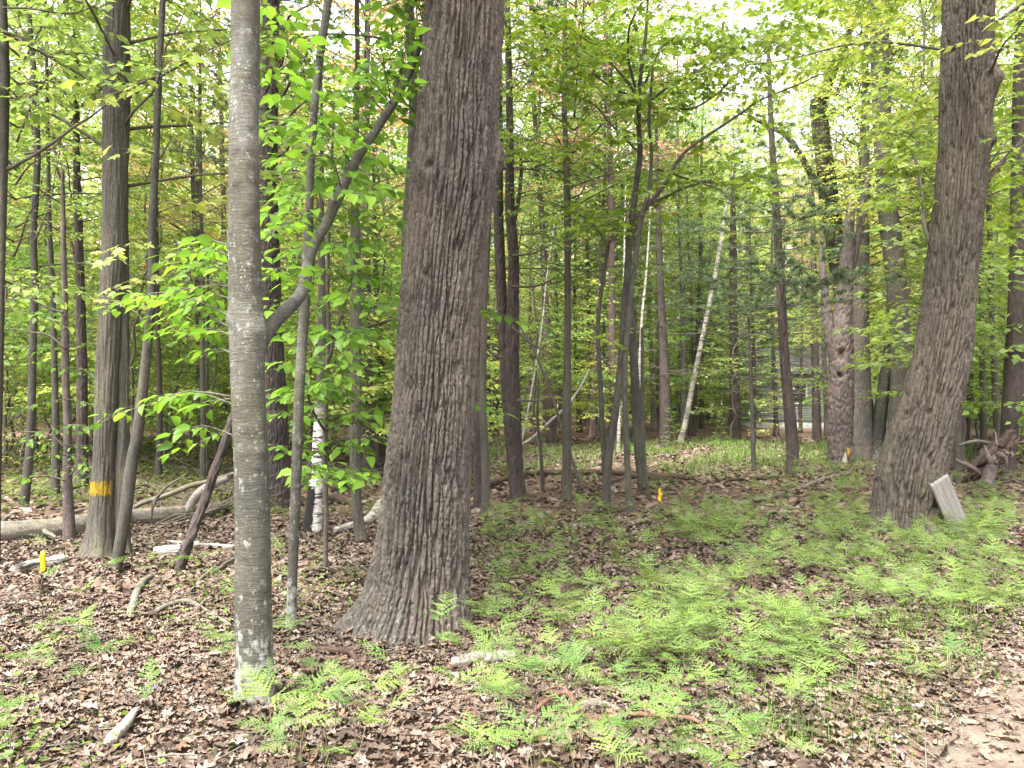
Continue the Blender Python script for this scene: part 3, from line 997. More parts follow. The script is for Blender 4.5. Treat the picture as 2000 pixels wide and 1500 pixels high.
# twin trunk with the yellow band
d4 = 7.7
tree('twin', 'twin_trunk_tree', 'grey fibrous twin trunk with a yellow painted band and a dark seam',
     [(230, 0, 46), (228, 100, 50), (227, 200, 50), (226, 300, 47), (225, 400, 46), (222, 500, 46), (216, 600, 42), (211, 700, 43), (207, 800, 43), (203, 900, 42), (199, 1000, 46), (197, 1050, 52), (196, 1092, 60)], d4,
     mat='fibre', kind='fibre', ns=150, step=.011, seed=11, up=14, depth=.007, flare=flare_fn(.07, .13, [(215, 1.2, 28), (290, .9, 25), (160, .7, 25), (60, .8, 30)]))
RT = TREES['twin']['root']
trunk_part(RT, 'stem', [(238, 300, 14, 7.78), (239, 400, 22, 7.78), (239, 500, 24, 7.78), (240, 600, 24, 7.78), (240, 700, 24, 7.78), (239, 800, 26, 7.78), (237, 900, 28, 7.78), (236, 1000, 30, 7.78), (238, 1088, 36, 7.78)], 7.78, 'fibre', 'fibre', 70, .025, 12, depth=.007, flare=flare_fn(.04, .12, [(320, 1.2, 30)]))
G = TREES['twin']['G']; C4 = TREES['twin']['C']
zb0, zb1 = zt(973, 7.5), zt(940, 7.5)
rows = np.where((C4[:, 2] > zb0) & (C4[:, 2] < zb1))[0]
rows = np.arange(rows[0], rows[-1] + 1)
cols = np.arange(int(150 * .50), int(150 * .97))
sub = G[rows][:, cols]
dirv = norm(sub - C4[rows][:, None, :])
wv = np.stack(np.meshgrid(np.arange(len(cols)), np.arange(len(rows))), -1)
sub = sub + dirv * .0035
jit = .006 * vnoise(np.arange(len(cols)) * .9, 3.3)
sub[0, :, 2] += jit; sub[-1, :, 2] += jit[::-1]
kk = np.arange(sub.shape[0] * sub.shape[1]).reshape(sub.shape[:2])
qf = np.stack([kk[:-1, :-1], kk[:-1, 1:], kk[1:, 1:], kk[1:, :-1]], -1)
ny_, nx_2 = qf.shape[:2]
jj, ii = np.meshgrid(np.arange(ny_), np.arange(nx_2), indexing='ij')
edge = np.minimum(np.minimum(jj, ny_ - 1 - jj) / (ny_ / 2), np.minimum(ii, nx_2 - 1 - ii) / (nx_2 / 5))
keepq = edge + .55 * vnoise(ii * .45, jj * .22, 0, 91) + .25 * vnoise(ii * 1.1, jj * .5, 0, 92) > .02
ob('paint_band', mk_mesh('paint_band', sub.reshape(-1, 3) - np.array(RT.location), qf[keepq], M['paint'], True), RT, label='yellow paint band sprayed on the left trunk')
c = TREES['twin']['C'][-1]
crown_on(RT, PT[0], G_FRESH, c[0], c[1], -.5, .9, .3)

# curved stem in front of the twin trunk
d5 = gdepth(1128)
tree('curve', 'curved_tree', 'dark curved stem leaning away from the foot of the yellow-banded trunk',
     [(318, 0, 11), (313, 100, 12), (308, 200, 13), (302, 350, 14), (297, 450, 15), (297, 560, 16), (290, 650, 17), (280, 750, 19), (268, 850, 21), (258, 900, 22), (248, 980, 23), (237, 1050, 22), (224, 1126, 22)], d5,
     mat='smooth2', kind='smooth', ns=36, step=.025, seed=14, up=9)
RC = TREES['curve']['root']
crown_on(RC, PU[2], G_FRESH, TREES['curve']['C'][-1][0], TREES['curve']['C'][-1][1], 4.5, .9, 1.5)

# trunk on the frame's left edge
tree('edge', 'edge_tree', 'dark trunk with long bare limbs reaching over the fallen log toward the banded trunk',
     [(4, 0, 16), (7, 100, 19), (8, 170, 20), (5, 350, 18), (2, 500, 15), (-2, 700, 16), (-8, 900, 19), (-12, 1080, 22)], gdepth(1080) - .5,
     mat='smooth2', kind='smooth', ns=36, step=.03, seed=15, up=10)
RE = TREES['edge']['root']
de = TREES['edge']['d']
e1 = branch(RE, [(8, 330, 9), (40, 318, 7), (90, 290, 6), (140, 252, 5), (180, 225, 4), (215, 200, 2.5)], de, 'twig', 8, .03, 2)
e2 = branch(RE, [(6, 60, 6), (45, 72, 5), (85, 98, 4), (95, 110, 4), (150, 103, 3), (230, 112, 2)], de - .3, 'twig', 8, .03, 3)
e3 = branch(RE, [(4, 14, 4), (60, 17, 4), (130, 27, 3.5), (165, 20, 3), (192, 6, 2)], de - .2, 'twig', 8, .03, 4)
crown_on(RE, PU[2], G_FRESH, TREES['edge']['C'][-1][0], TREES['edge']['C'][-1][1], 5.0, 1.0, .9)

# dark pine trunk behind the speckled trunk
tree('darkpine', 'pine_tree', 'thick dark pine trunk with bare dead branches behind the speckled trunk',
     [(527, 0, 36), (526, 150, 36), (524, 300, 35), (526, 500, 40), (533, 700, 44), (541, 850, 46), (543, 930, 48), (544, 980, 54)], gdepth(982),
     mat='pine', kind='ridge', ns=120, step=.025, seed=17, up=14, cw=.036, ch=.22, depth=.02)
RP = TREES['darkpine']['root']; dp = TREES['darkpine']['d']
rr = np.random.default_rng(5)
for k_, (a, b_, cx) in enumerate([((530, 150), (560, 60), 590), ((535, 140), (556, 100), 575), ((535, 200), (575, 140), 600), ((530, 350), (565, 330), 585), ((528, 255), (575, 215), 615), ((535, 310), (570, 270), 600), ((530, 60), (570, 30), 620), ((532, 420), (560, 395), 590)]):
    branch(RP, [(a[0], a[1], 7), ((a[0] + b_[0]) / 2 + 5, (a[1] + b_[1]) / 2 + 6, 6, dp - .3), (b_[0], b_[1], 5, dp - .6), (cx, b_[1] - 30, 2, dp - .8)], dp, 'twig', 6, .05, 30 + k_)
crown_on(RP, PP[0], G_PINE, TREES['darkpine']['C'][-1][0], dp, 1.0, 1.0, .2)

tree('behind', 'grey_tree', 'smooth grey trunk standing half hidden close behind the big oak, on its limb side',
     [(798, 0, 20), (803, 100, 18), (807, 200, 17), (804, 300, 18), (798, 400, 20), (794, 500, 22), (798, 700, 23), (806, 900, 24), (812, 1080, 28)], gdepth(1080), mat='smooth2', kind='smooth', ns=40, step=.03, seed=18, up=12)
crown_on(TREES['behind']['root'], PT[2], G_BEECH, TREES['behind']['C'][-1][0], 8, 3.0, .7, 3.3)
tree('tan', 'slender_tree', 'straight tan fibrous-barked stem with a knot near its foot, beside the white birch log',
     [(697, 0, 10), (698, 100, 11), (696, 200, 12), (695, 300, 14), (694, 400, 18), (694, 500, 22), (695, 600, 23), (695, 700, 23), (694, 800, 23), (694, 900, 22), (697, 980, 21), (701, 1020, 22), (706, 1055, 27)], gdepth(1056), mat='fibre', kind='fibre', ns=56, step=.025, seed=19, up=10, depth=.005,
     bumps=knot_fn([(265, zt(952, 8.7), .03, .02)]))
crown_on(TREES['tan']['root'], PU[2], G_FRESH, TREES['tan']['C'][-1][0], TREES['tan']['C'][-1][1], 5.0, 1.0, .1)
tree('birchsnag', 'birch_tree', 'old birch trunk with peeling white bark and a blackened rotten foot',
     [(628, 380, 10), (628, 480, 13), (629, 600, 16), (629, 700, 18), (626, 780, 20), (622, 860, 22), (619, 930, 26), (614, 990, 30), (610, 1036, 36)], gdepth(1037), mat='oldbirch', kind='smooth', ns=48, step=.025, seed=20, up=5.6)
# charred rot on the birch foot: a part of its own on the bark
G = TREES['birchsnag']['G']; Cb = TREES['birchsnag']['C']
for z0_, z1_, c0_, c1_ in ((0.0, .55, .52, .80), (.62, .85, .55, .68)):
    rw = np.where((Cb[:, 2] > z0_) & (Cb[:, 2] < z1_))[0]
    cl = np.arange(int(48 * c0_), int(48 * c1_))
    sb = G[rw][:, cl]; sb = sb + norm(sb - Cb[rw][:, None]) * (.006 + .006 * np.abs(vnoise(np.arange(len(cl))[None, :] * .8, np.arange(len(rw))[:, None] * .5)))[..., None]
    jz = .03 * vnoise(np.arange(len(cl)) * .9, 7.7); sb[0, :, 2] += jz; sb[-1, :, 2] -= jz
    jx = .018 * vnoise(np.arange(len(rw)) * .7, 2.7); sb[:, 0, 0] += jx; sb[:, -1, 0] += jx
    kk = np.arange(sb.shape[0] * sb.shape[1]).reshape(sb.shape[:2])
    if 'char' not in M: M['char'] = plain('charred_wood', (.012, .01, .009), .9, 30, .4)
    ob('rot_patch', mk_mesh('rot_patch', sb.reshape(-1, 3) - np.array(TREES['birchsnag']['root'].location), np.stack([kk[:-1, :-1], kk[:-1, 1:], kk[1:, 1:], kk[1:, :-1]], -1).reshape(-1, 4), M['char'], True), TREES['birchsnag']['root'])

# leafy sapling between the speckled trunk and the oak
d11 = gdepth(1122)
tree('sap', 'beech_sapling', 'thin dark sapling carrying layers of big bright green leaves beside the big oak',
     [(652, 200, 4), (648, 330, 6), (642, 450, 7), (640, 560, 8), (642, 640, 9), (640, 700, 10), (637, 760, 10), (636, 830, 10), (634, 900, 10), (637, 1000, 10), (636, 1060, 10), (635, 1122, 11)], d11, mat='twig', kind='smooth', ns=16, step=.03, seed=23)
RS = TREES['sap']['root']
branch(RS, [(640, 700, 9), (655, 660, 8), (672, 600, 7), (690, 540, 6), (700, 470, 4)], d11, 'twig', 8, .03, 6)
branch(RS, [(637, 840, 6), (610, 800, 5, d11 - .2), (590, 700, 3, d11 - .4)], d11, 'twig', 8, .03, 7)

tree('dkbehind', 'pine_tree', 'dark furrowed trunk standing close behind a thin tan stem by the oak',
     [(952, 300, 20), (948, 480, 20), (942, 600, 20), (940, 700, 21), (937, 800, 22), (936, 900, 23), (938, 985, 28)], gdepth(986), mat='pine', kind='ridge', ns=70, step=.03, seed=24, up=11, cw=.035, ch=.1, depth=.012)
tree('tanbehind', 'slender_tree', 'thin tan stem between the big oak and the paired pine trunks',
     [(951, 480, 11), (946, 600, 12), (945, 660, 13), (943, 720, 14), (942, 780, 16), (946, 850, 16), (949, 930, 17), (949, 1006, 19)], gdepth(1007), mat='fibre', kind='fibre', ns=36, step=.03, seed=25, up=8, depth=.004)
crown_on(TREES['tanbehind']['root'], PU[1], G_MAPLE, TREES['tanbehind']['C'][-1][0], TREES['tanbehind']['C'][-1][1], 4, 1.0, .1)

tree('pair', 'pine_tree', 'paired dark furrowed pine trunks rising together behind the big oak',
     [(996, 280, 15), (996, 400, 20), (1003, 500, 22), (1002, 600, 24), (1000, 700, 29), (1003, 800, 29), (1008, 900, 27), (1012, 971, 33)], gdepth(972), mat='pine', kind='ridge', ns=90, step=.03, seed=26, up=12, cw=.036, ch=.22, depth=.016)
RPP = TREES['pair']['root']
trunk_part(RPP, 'stem', [(974, 280, 18, 12.9), (973, 400, 20, 12.9), (976, 500, 21, 12.9), (981, 600, 22, 12.9), (988, 700, 26, 12.9), (995, 800, 28, 12.9), (1003, 900, 26, 12.9), (1008, 968, 28, 12.9)], 12.9, 'pine', 'ridge', 80, .03, 27, up=13, cw=.036, ch=.22, depth=.016)
branch(RPP, [(1005, 430, 8), (1014, 380, 8), (1018, 330, 7), (1017, 290, 5)], 12.6, 'twig', 8, .04, 8)
for k_, (x0, y0, x1, y1) in enumerate([(990, 320, 1150, 285), (985, 290, 1060, 300), (1000, 560, 1090, 540), (1000, 640, 1080, 690), (985, 700, 930, 660), (1010, 780, 1090, 770), (1000, 500, 1090, 470)]):
    branch(RPP, [(x0, y0, 5), ((x0 + x1) / 2, (y0 + y1) / 2 + 8, 4), (x1, y1, 1.5)], 12.5 - .25 * k_, 'twig', 6, .06, 60 + k_)
crown_on(RPP, PP[1], G_PINE, TREES['pair']['C'][-1][0], 12.9, 2.0, 1.1, .2)

tree('post', 'slender_tree', 'straight slim grey-brown trunk with rough flaking bark between the pine pair and the clump maple',
     [(1104, 0, 8), (1103, 100, 10), (1102, 200, 11), (1105, 300, 13), (1108, 400, 14), (1109, 500, 14), (1109, 600, 14), (1108, 700, 15), (1107, 800, 18), (1107, 900, 20), (1107, 970, 24)], gdepth(971), mat='fibre', kind='fibre', ns=48, step=.03, seed=28, up=10, depth=.008,
     bumps=knot_fn([(0, zt(470, 12.6), .06, .03), (180, zt(540, 12.6), .05, .02), (10, zt(330, 12.6), .05, .02)]))
crown_on(TREES['post']['root'], PT[2], G_FRESH, TREES['post']['C'][-1][0], 12.6, 1.0, .7, 1.2)

# clump maple
dm = gdepth(1000)
tree('clump', 'maple_tree', 'clump of slim grey maple stems with layered yellow-green leaves',
     [(1262, 60, 6), (1252, 140, 8), (1247, 230, 10), (1250, 300, 11), (1240, 380, 12), (1233, 440, 13), (1226, 520, 13), (1220, 600, 13), (1213, 700, 13), (1203, 800, 14), (1192, 870, 15), (1186, 930, 16), (1184, 992, 19)], dm, mat='smooth2', kind='smooth', ns=28, step=.03, seed=29, up=8.5)
RM = TREES['clump']['root']
trunk_part(RM, 'stem', [(1276, 120, 5), (1268, 230, 6), (1272, 300, 7), (1268, 370, 9), (1252, 430, 10), (1240, 520, 10), (1228, 620, 10), (1221, 720, 10), (1222, 820, 11), (1225, 900, 12), (1228, 960, 12), (1231, 1008, 14)], gdepth(1008), 'smooth2', 'smooth', 24, .03, 30)
trunk_part(RM, 'stem', [(1232, 560, 9), (1234, 640, 14), (1239, 720, 17), (1243, 800, 18), (1246, 870, 17), (1250, 930, 14), (1252, 965, 14)], gdepth(965), 'smooth2', 'smooth', 28, .03, 31)
trunk_part(RM, 'stem', [(1254, 640, 5), (1255, 740, 7), (1256, 850, 8), (1260, 920, 8), (1268, 978, 9)], gdepth(978), 'smooth2', 'smooth', 20, .03, 32)
trunk_part(RM, 'stem', [(1190, 470, 6), (1182, 520, 7), (1172, 590, 7), (1168, 650, 8), (1172, 740, 9), (1176, 830, 10), (1180, 900, 10), (1184, 990, 12)], dm + .2, 'smooth2', 'smooth', 20, .03, 33)
BM = []
for k_, pts in enumerate([
    [(1232, 460, 10), (1262, 405, 9), (1300, 355, 8), (1330, 305, 7), (1380, 265, 6), (1440, 225, 5), (1490, 195, 4), (1560, 165, 3), (1620, 140, 1.5)],
    [(1230, 440, 8), (1270, 400, 6), (1320, 375, 5), (1380, 355, 4), (1440, 360, 3), (1500, 345, 1.5)],
    [(1246, 195, 6), (1225, 160, 5), (1190, 120, 4), (1160, 90, 3), (1120, 60, 1.5)],
    [(1245, 190, 6), (1225, 100, 5), (1232, 50, 4), (1255, 5, 3)],
    [(1248, 190, 6), (1265, 150, 5), (1290, 95, 4), (1320, 70, 2)],
    [(1248, 215, 6), (1300, 175, 5), (1350, 145, 4), (1400, 130, 2)],
    [(1240, 185, 5), (1200, 175, 4), (1150, 140, 3), (1090, 110, 1.5)],
    [(1188, 480, 5), (1150, 430, 4), (1090, 400, 3), (1040, 385, 1.5)],
    [(1190, 475, 5), (1215, 450, 4), (1222, 420, 3), (1200, 395, 2)],
    [(1285, 330, 5), (1330, 345, 4), (1400, 370, 3), (1450, 410, 2)],
    [(1240, 290, 5), (1190, 240, 4), (1150, 200, 3), (1060, 170, 1.5)],
    [(1252, 240, 6), (1300, 215, 5), (1370, 205, 4), (1460, 130, 3), (1540, 70, 1.5)]]):
    dd = dm + (-.9 if k_ % 3 == 0 else (.5 if k_ % 3 == 1 else -.2)) * 1.0
    pts = [(p[0], p[1], p[2], dm + (dd - dm) * j / (len(pts) - 1)) for j, p in enumerate(pts)]
    BM.append(branch(RM, pts, dm, 'twig', 7, .04, 80 + k_))

# leaning white birch
tree('leanbirch', 'birch_tree', 'leaning white birch pole rising out of the grass beyond the clump maple',
     [(1428, 360, 4), (1416, 420, 7), (1400, 520, 9), (1380, 620, 9), (1355, 740, 10), (1340, 820, 11), (1329, 864, 13)], gdepth(866), mat='birch', kind='smooth', ns=20, step=.1, seed=35, up=13)
crown_on(TREES['leanbirch']['root'], PU[0], G_YEL, TREES['leanbirch']['C'][-1][0], 28, 6.5, 1.0, 1.0)
for k_, (pts, lab) in enumerate([
    ([(1275, 330, 1.5), (1268, 450, 3), (1262, 540, 4), (1254, 620, 5), (1250, 700, 6), (1245, 800, 6.5), (1240, 882, 7)], 'upright white birch stem seen behind the clump maple stems, crooked at mid height'),
    ([(1222, 360, 1.5), (1220, 460, 3), (1218, 560, 4), (1214, 660, 5), (1210, 780, 6.5), (1208, 890, 8)], 'straight thin white birch stem close behind the clump maple'),
    ([(1085, 420, 1), (1068, 540, 2.5), (1058, 640, 3.5), (1035, 780, 4), (1010, 900, 5)], 'thin birch pole slanting behind the paired pine trunks')]):
    tree('bb%d' % k_, 'birch_tree', lab, pts, gdepth(pts[-1][1]), mat='birch', kind='smooth', ns=14, step=.1, seed=36 + k_)

# young pine with bare whorls
dy = gdepth(931)
tree('ypine', 'young_pine', 'young pine with thin bare lower whorls and soft needles above, beside the broken trunk',
     [(1500, 60, 5), (1502, 130, 7), (1505, 220, 10), (1509, 300, 12), (1516, 400, 14), (1521, 500, 16), (1526, 580, 17), (1530, 660, 18), (1536, 740, 20), (1542, 800, 22), (1547, 860, 24), (1548, 900, 24), (1546, 930, 28)], dy, mat='pine', kind='smooth', ns=40, step=.04, seed=40)
RY = TREES['ypine']['root']
rng = np.random.default_rng(41)
wb, tf, dr = MB(), [], []
Cy = TREES['ypine']['C']
zhi = Cy[-1][2]
pine_branches(Cy, None, np.concatenate([np.arange(1.4, 3.6, .3), np.arange(3.6, zhi - .2, .36)]), rng, lambda q: 1.2 + 1.2 * math.exp(-((q - 4.4) / 1.7) ** 2) - .09 * q, 3.2, wb, tf, dr, 6, 1.7)
ob('twigs', wb.mesh('twigs', M['twig'], RY.location), RY, kind='stuff')
ob('crown', needle_mesh(np.concatenate(tf), np.concatenate(dr), rng, 'crown', 13, .12, .0048, np.array(RY.location)), RY, G_PINE)

# broken dead trunk and its neighbours
ds = gdepth(908)
tree('snag', 'dead_tree', 'broken dead trunk with splintered forked top, woodpecker holes and a yellow mark at its foot',
     [(1664, 395, 14), (1658, 440, 20), (1654, 500, 26), (1650, 560, 30), (1645, 620, 36), (1643, 660, 44), (1643, 720, 47), (1642, 800, 48), (1641, 860, 46), (1641, 908, 50)], ds, mat='dead', kind='ridge', ns=90, step=.035, seed=42, cw=.06, ch=.22, depth=.03,
     bumps=knot_fn([(250, zt(700, ds), .09, -.10), (250, zt(690, ds), .09, -.08), (240, zt(735, ds), .07, -.10), (300, zt(890, ds), .12, .04)]))
RD = TREES['snag']['root']
trunk_part(RD, 'prong', [(1603, 470, 5), (1606, 520, 12), (1612, 580, 16), (1619, 640, 22), (1628, 690, 24), (1636, 740, 16)], ds, 'dead', 'ridge', 40, .04, 43, cw=.06, ch=.2, depth=.02, ground_end=False)
trunk_part(RD, 'prong', [(1697, 340, 5), (1690, 380, 9), (1684, 430, 12), (1672, 480, 15), (1661, 530, 18), (1655, 570, 16)], ds + .1, 'dead', 'ridge', 40, .04, 44, cw=.06, ch=.2, depth=.02, ground_end=False)
mb = MB()
b0 = at(1656, 893, ds - .33); b1 = at(1656, 876, ds - .33)
stick(mb, [b0, (b0 + b1) / 2 + np.array([.01, -.01, 0]), b1], [.035, .04, .02], 8, .03, .01, 3)
ob('paint_mark', mb.mesh('paint_mark', M['paint'], RD.location, True), RD)
mb = MB()
b0 = at(1648, 912, ds - .36); b1 = at(1650, 885, ds - .3)
stick(mb, [b0, (b0 + b1) / 2, b1], [.09, .06, .015], 8, .03, .02, 5)
ob('splinter', mb.mesh('splinter', M['pale'], RD.location, True), RD, label='pale split wood at the foot')
tree('snagmate', 'grey_tree', 'rough grey ridged trunk pressed against the back of the broken dead trunk',
     [(1688, 330, 20), (1686, 420, 24), (1682, 520, 28), (1679, 620, 34), (1680, 720, 38), (1682, 800, 38), (1681, 896, 44)], gdepth(897), mat='maple', kind='ridge', ns=70, step=.04, seed=45, up=12, cw=.05, ch=.2, depth=.018)
crown_on(TREES['snagmate']['root'], PT[0], G_FRESH, TREES['snagmate']['C'][-1][0], 21, .5, .8, 2.2)
du = 22.0
tree('darkup', 'dark_tree', 'dark leaning trunk with a stout curved limb rising behind the broken dead trunk',
     [(1597, 195, 30), (1602, 250, 33), (1612, 330, 34), (1624, 420, 36), (1640, 520, 38), (1660, 640, 40), (1682, 780, 42), (1694, 890, 46)], du, mat='pine', kind='ridge', ns=70, step=.05, seed=46, cw=.05, ch=.2, depth=.02)
RU = TREES['darkup']['root']
branch(RU, [(1598, 205, 28), (1612, 175, 24), (1625, 140, 20), (1645, 100, 16), (1660, 60, 13), (1682, 20, 10), (1700, -40, 6)], du, 'pine', 14, .06, 9)
branch(RU, [(1606, 190, 10), (1630, 185, 8), (1642, 165, 7), (1652, 130, 5), (1662, 100, 3)], du - .3, 'pine', 8, .06, 10)
branch(RU, [(1620, 400, 14), (1590, 350, 13), (1560, 300, 12), (1535, 265, 11), (1500, 245, 9), (1460, 225, 6)], du - .4, 'pine', 10, .06, 11)
crown_on(RU, PT[3], G_YEL, at(1640, 0, du)[0], du, -1.5, .8, .6)

tree('maple', 'maple_tree', 'tall smooth grey-brown maple trunk bowing to the foot of the leaning oak',
     [(1714, 0, 33), (1719, 100, 34), (1721, 200, 34), (1727, 300, 35), (1733, 400, 37), (1746, 500, 38), (1754, 600, 38), (1759, 700, 38), (1757, 780, 37), (1752, 850, 38), (1748, 895, 44)], gdepth(899), mat='maple', kind='smooth', ns=70, step=.04, seed=48, up=15)
crown_on(TREES['maple']['root'], PT[0], G_YEL, TREES['maple']['C'][-1][0], 19, 1.0, .9, .4)
tree('mosslean', 'grey_tree', 'lichen-spotted trunk leaning beside the foot of the tall smooth maple',
     [(1748, 560, 16), (1742, 640, 20), (1734, 700, 22), (1726, 760, 24), (1718, 820, 26), (1712, 872, 30)], 20.5, mat='smooth', kind='ridge', ns=50, step=.05, seed=49, cw=.05, ch=.15, depth=.015)

# leaning oak on the right
dr_ = gdepth(1035)
tree('oak2', 'oak_tree', 'thick brown leaning oak trunk with a grey board propped at its foot',
     [(1892, 0, 90), (1890, 100, 91), (1887, 180, 93), (1883, 280, 91), (1876, 360, 91), (1868, 450, 92), (1860, 520, 93), (1853, 600, 97), (1837, 700, 103), (1811, 800, 109), (1785, 900, 120), (1776, 950, 127), (1770, 1000, 126), (1768, 1035, 134)], dr_, mat='oak2', kind='ridge', ns=340, step=.015, seed=51, up=15, cw=.038, ch=.6, depth=.046, sink=.25,
     flare=flare_fn(.06, .16, [(200, 1, 35), (280, .7, 30), (340, 1.1, 30), (80, .8, 40)]),
     bumps=knot_fn([(335, zt(160, dr_), .12, .10), (330, zt(280, dr_), .09, .06), (325, zt(290, dr_), .04, -.07)]))
RO = TREES['oak2']['root']
trunk_part(RO, 'branch_stub', [(1947, 150, 12, dr_ - .15), (1938, 172, 24, dr_ - .12), (1922, 200, 34, dr_ - .05), (1905, 235, 34, dr_)], dr_, 'oak2', 'ridge', 48, .02, 52, cw=.04, ch=.1, depth=.012, ground_end=False)
branch(RO, [(1912, 370, 14), (1925, 355, 12), (1960, 312, 9), (2005, 262, 8), (2060, 200, 4)], dr_ + .1, 'dead', 12, .03, 12)
branch(RO, [(1915, 350, 5), (1945, 305, 3), (1990, 250, 1.5)], dr_ + .2, 'twig', 6, .03, 13)
c = TREES['oak2']['C'][-1]
crown_on(RO, PT[3], G_YEL, c[0], c[1], -.5, 1.0, 2.0)

# stems at the right edge
for key, nm, lab, pts, mt, kd in [
    ('r1', 'slender_tree', 'thin pale straight stem right of the leaning oak, the slimmer of a close pair', [(1914, 330, 8), (1916, 500, 9), (1918, 650, 10), (1920, 780, 12), (1922, 900, 14)], 'fibre', 'fibre'),
    ('r2', 'slender_tree', 'pale tan straight stem behind the rotten stump, the stouter of a close pair', [(1930, 330, 9), (1935, 500, 11), (1939, 640, 12), (1944, 760, 13), (1950, 870, 15), (1953, 905, 17)], 'fibre', 'fibre'),
    ('r3', 'slender_tree', 'thin dark crooked stem between the leaning oak and the pale pair of stems', [(1903, 560, 7), (1899, 650, 8), (1894, 740, 9), (1890, 830, 10), (1888, 880, 12)], 'smooth2', 'smooth'),
    ('r4', 'slender_tree', 'mossy green-grey stem directly behind the grey board', [(1878, 600, 6), (1874, 720, 10), (1872, 820, 11), (1870, 945, 14)], 'smooth2', 'smooth'),
    ('r5', 'dark_tree', 'rough grey-black trunk beside the uprooted rotten stump', [(2004, 0, 36), (2000, 150, 36), (1997, 300, 38), (1994, 480, 38), (1990, 600, 38), (1984, 700, 38), (1976, 800, 34), (1969, 870, 28), (1966, 940, 30)], 'pine', 'ridge')]:
    k = dict(cw=.04, ch=.1, depth=.014) if kd == 'ridge' else dict(depth=.004)
    tree(key, nm, lab, pts, gdepth(pts[-1][1]), mat=mt, kind=kd, ns=50 if kd == 'ridge' else 26, step=.04, seed=hash(len(key) + ord(key[1])) % 97, up=9 if kd != 'ridge' else 13, **k)
for key, pr in (('r1', 1), ('r2', 0), ('r5', 2)):
    c = TREES[key]['C'][-1]
    crown_on(TREES[key]['root'], PU[pr], G_MAPLE, c[0], c[1], 5.5, 1.0, pr)
M_lighten = None
# left-hand stems
for key, nm, lab, pts, mt, kd in [
    ('l1', 'dead_tree', 'peeling pinkish-tan snag standing in front of the fallen log', [(122, 330, 6), (124, 480, 11), (127, 600, 12), (128, 720, 14), (131, 800, 14), (132, 880, 17), (132, 940, 18), (134, 1000, 21), (135, 1048, 24)], 'dead', 'fibre'),
    ('l2', 'grey_tree', 'leaning grey-brown stem behind the fallen log, branching high', [(55, 0, 8), (66, 150, 11), (73, 300, 12), (66, 450, 12), (68, 560, 13), (64, 680, 14), (62, 780, 14), (58, 880, 16), (50, 960, 17), (46, 996, 19)], 'smooth2', 'smooth'),
    ('l3', 'dark_tree', 'dark furrowed trunk with spreading foot between the snag and the banded trunk', [(150, 330, 14), (155, 500, 16), (160, 700, 19), (160, 820, 21), (160, 900, 23), (158, 952, 30)], 'pine', 'ridge'),
    ('l4', 'slender_tree', 'thin dark stem left of the peeling snag, leaning slightly', [(96, 420, 8), (102, 560, 10), (106, 700, 11), (109, 850, 13), (108, 968, 17)], 'smooth2', 'smooth'),
    ('l5', 'slender_tree', 'thin straight pale stem with a second growing beside it, behind the leaning dead pole', [(392, 380, 7), (396, 560, 9), (395, 700, 10), (397, 820, 10), (396, 940, 12)], 'fibre', 'fibre'),
    ('l6', 'grey_tree', 'forked grey-brown tree standing well back between the banded and speckled trunks', [(388, 300, 9), (384, 380, 12), (385, 470, 13), (388, 600, 13), (392, 780, 14), (398, 905, 17)], 'smooth2', 'smooth'),
    ('l7', 'dark_tree', 'thin crooked dark trunk with a kink at mid height, seen left of the big oak', [(733, 520, 9), (736, 600, 10), (737, 650, 11), (744, 705, 13), (746, 770, 13), (742, 840, 13), (741, 895, 15)], 'pine', 'smooth'),
    ('l8', 'slender_tree', 'thin bowed stem behind the tan knotted stem', [(706, 640, 7), (709, 700, 8), (712, 760, 9), (718, 830, 9), (720, 880, 11)], 'smooth2', 'smooth'),
    ('l9', 'slender_tree', 'thin dark stem rising between two dead branches of the fallen log', [(308, 640, 8), (311, 740, 10), (312, 830, 11), (310, 940, 13)], 'pine', 'smooth'),
    ('c1', 'pine_tree', 'dark straight pine trunk standing just beyond the leaning birch', [(1432, 480, 14), (1432, 600, 16), (1434, 720, 18), (1437, 862, 22)], 'pine', 'ridge'),
    ('c2', 'pine_tree', 'stout brown pine trunk left of the leaning birch foot', [(1290, 560, 14), (1296, 680, 18), (1299, 780, 22), (1300, 872, 26)], 'pine', 'ridge'),
    ('c3', 'slender_tree', 'thin bent sapling stem in the grass before the house', [(1462, 620, 5), (1466, 720, 7), (1470, 820, 8), (1472, 923, 10)], 'smooth2', 'smooth'),
    ('c4', 'slender_tree', 'slim grey stem rising just before the leaning dead birch pole', [(1052, 740, 4), (1050, 820, 5), (1056, 880, 6), (1060, 955, 8)], 'smooth2', 'smooth'),
    ('c5', 'pine_tree', 'dark pine trunk between the broken dead trunk and the young pine', [(1590, 560, 12), (1592, 700, 14), (1596, 862, 18)], 'pine', 'ridge')]:
    k = dict(cw=.05, ch=.14, depth=.014) if kd == 'ridge' else dict(depth=.004)
    tree(key, nm, lab, pts, gdepth(pts[-1][1]), mat=mt, kind=kd, ns=44 if kd == 'ridge' else 24, step=.05, seed=(ord(key[0]) * 7 + ord(key[1])) % 97, up=0 if key in ('l1', 'c3', 'c4') else 11, **k)
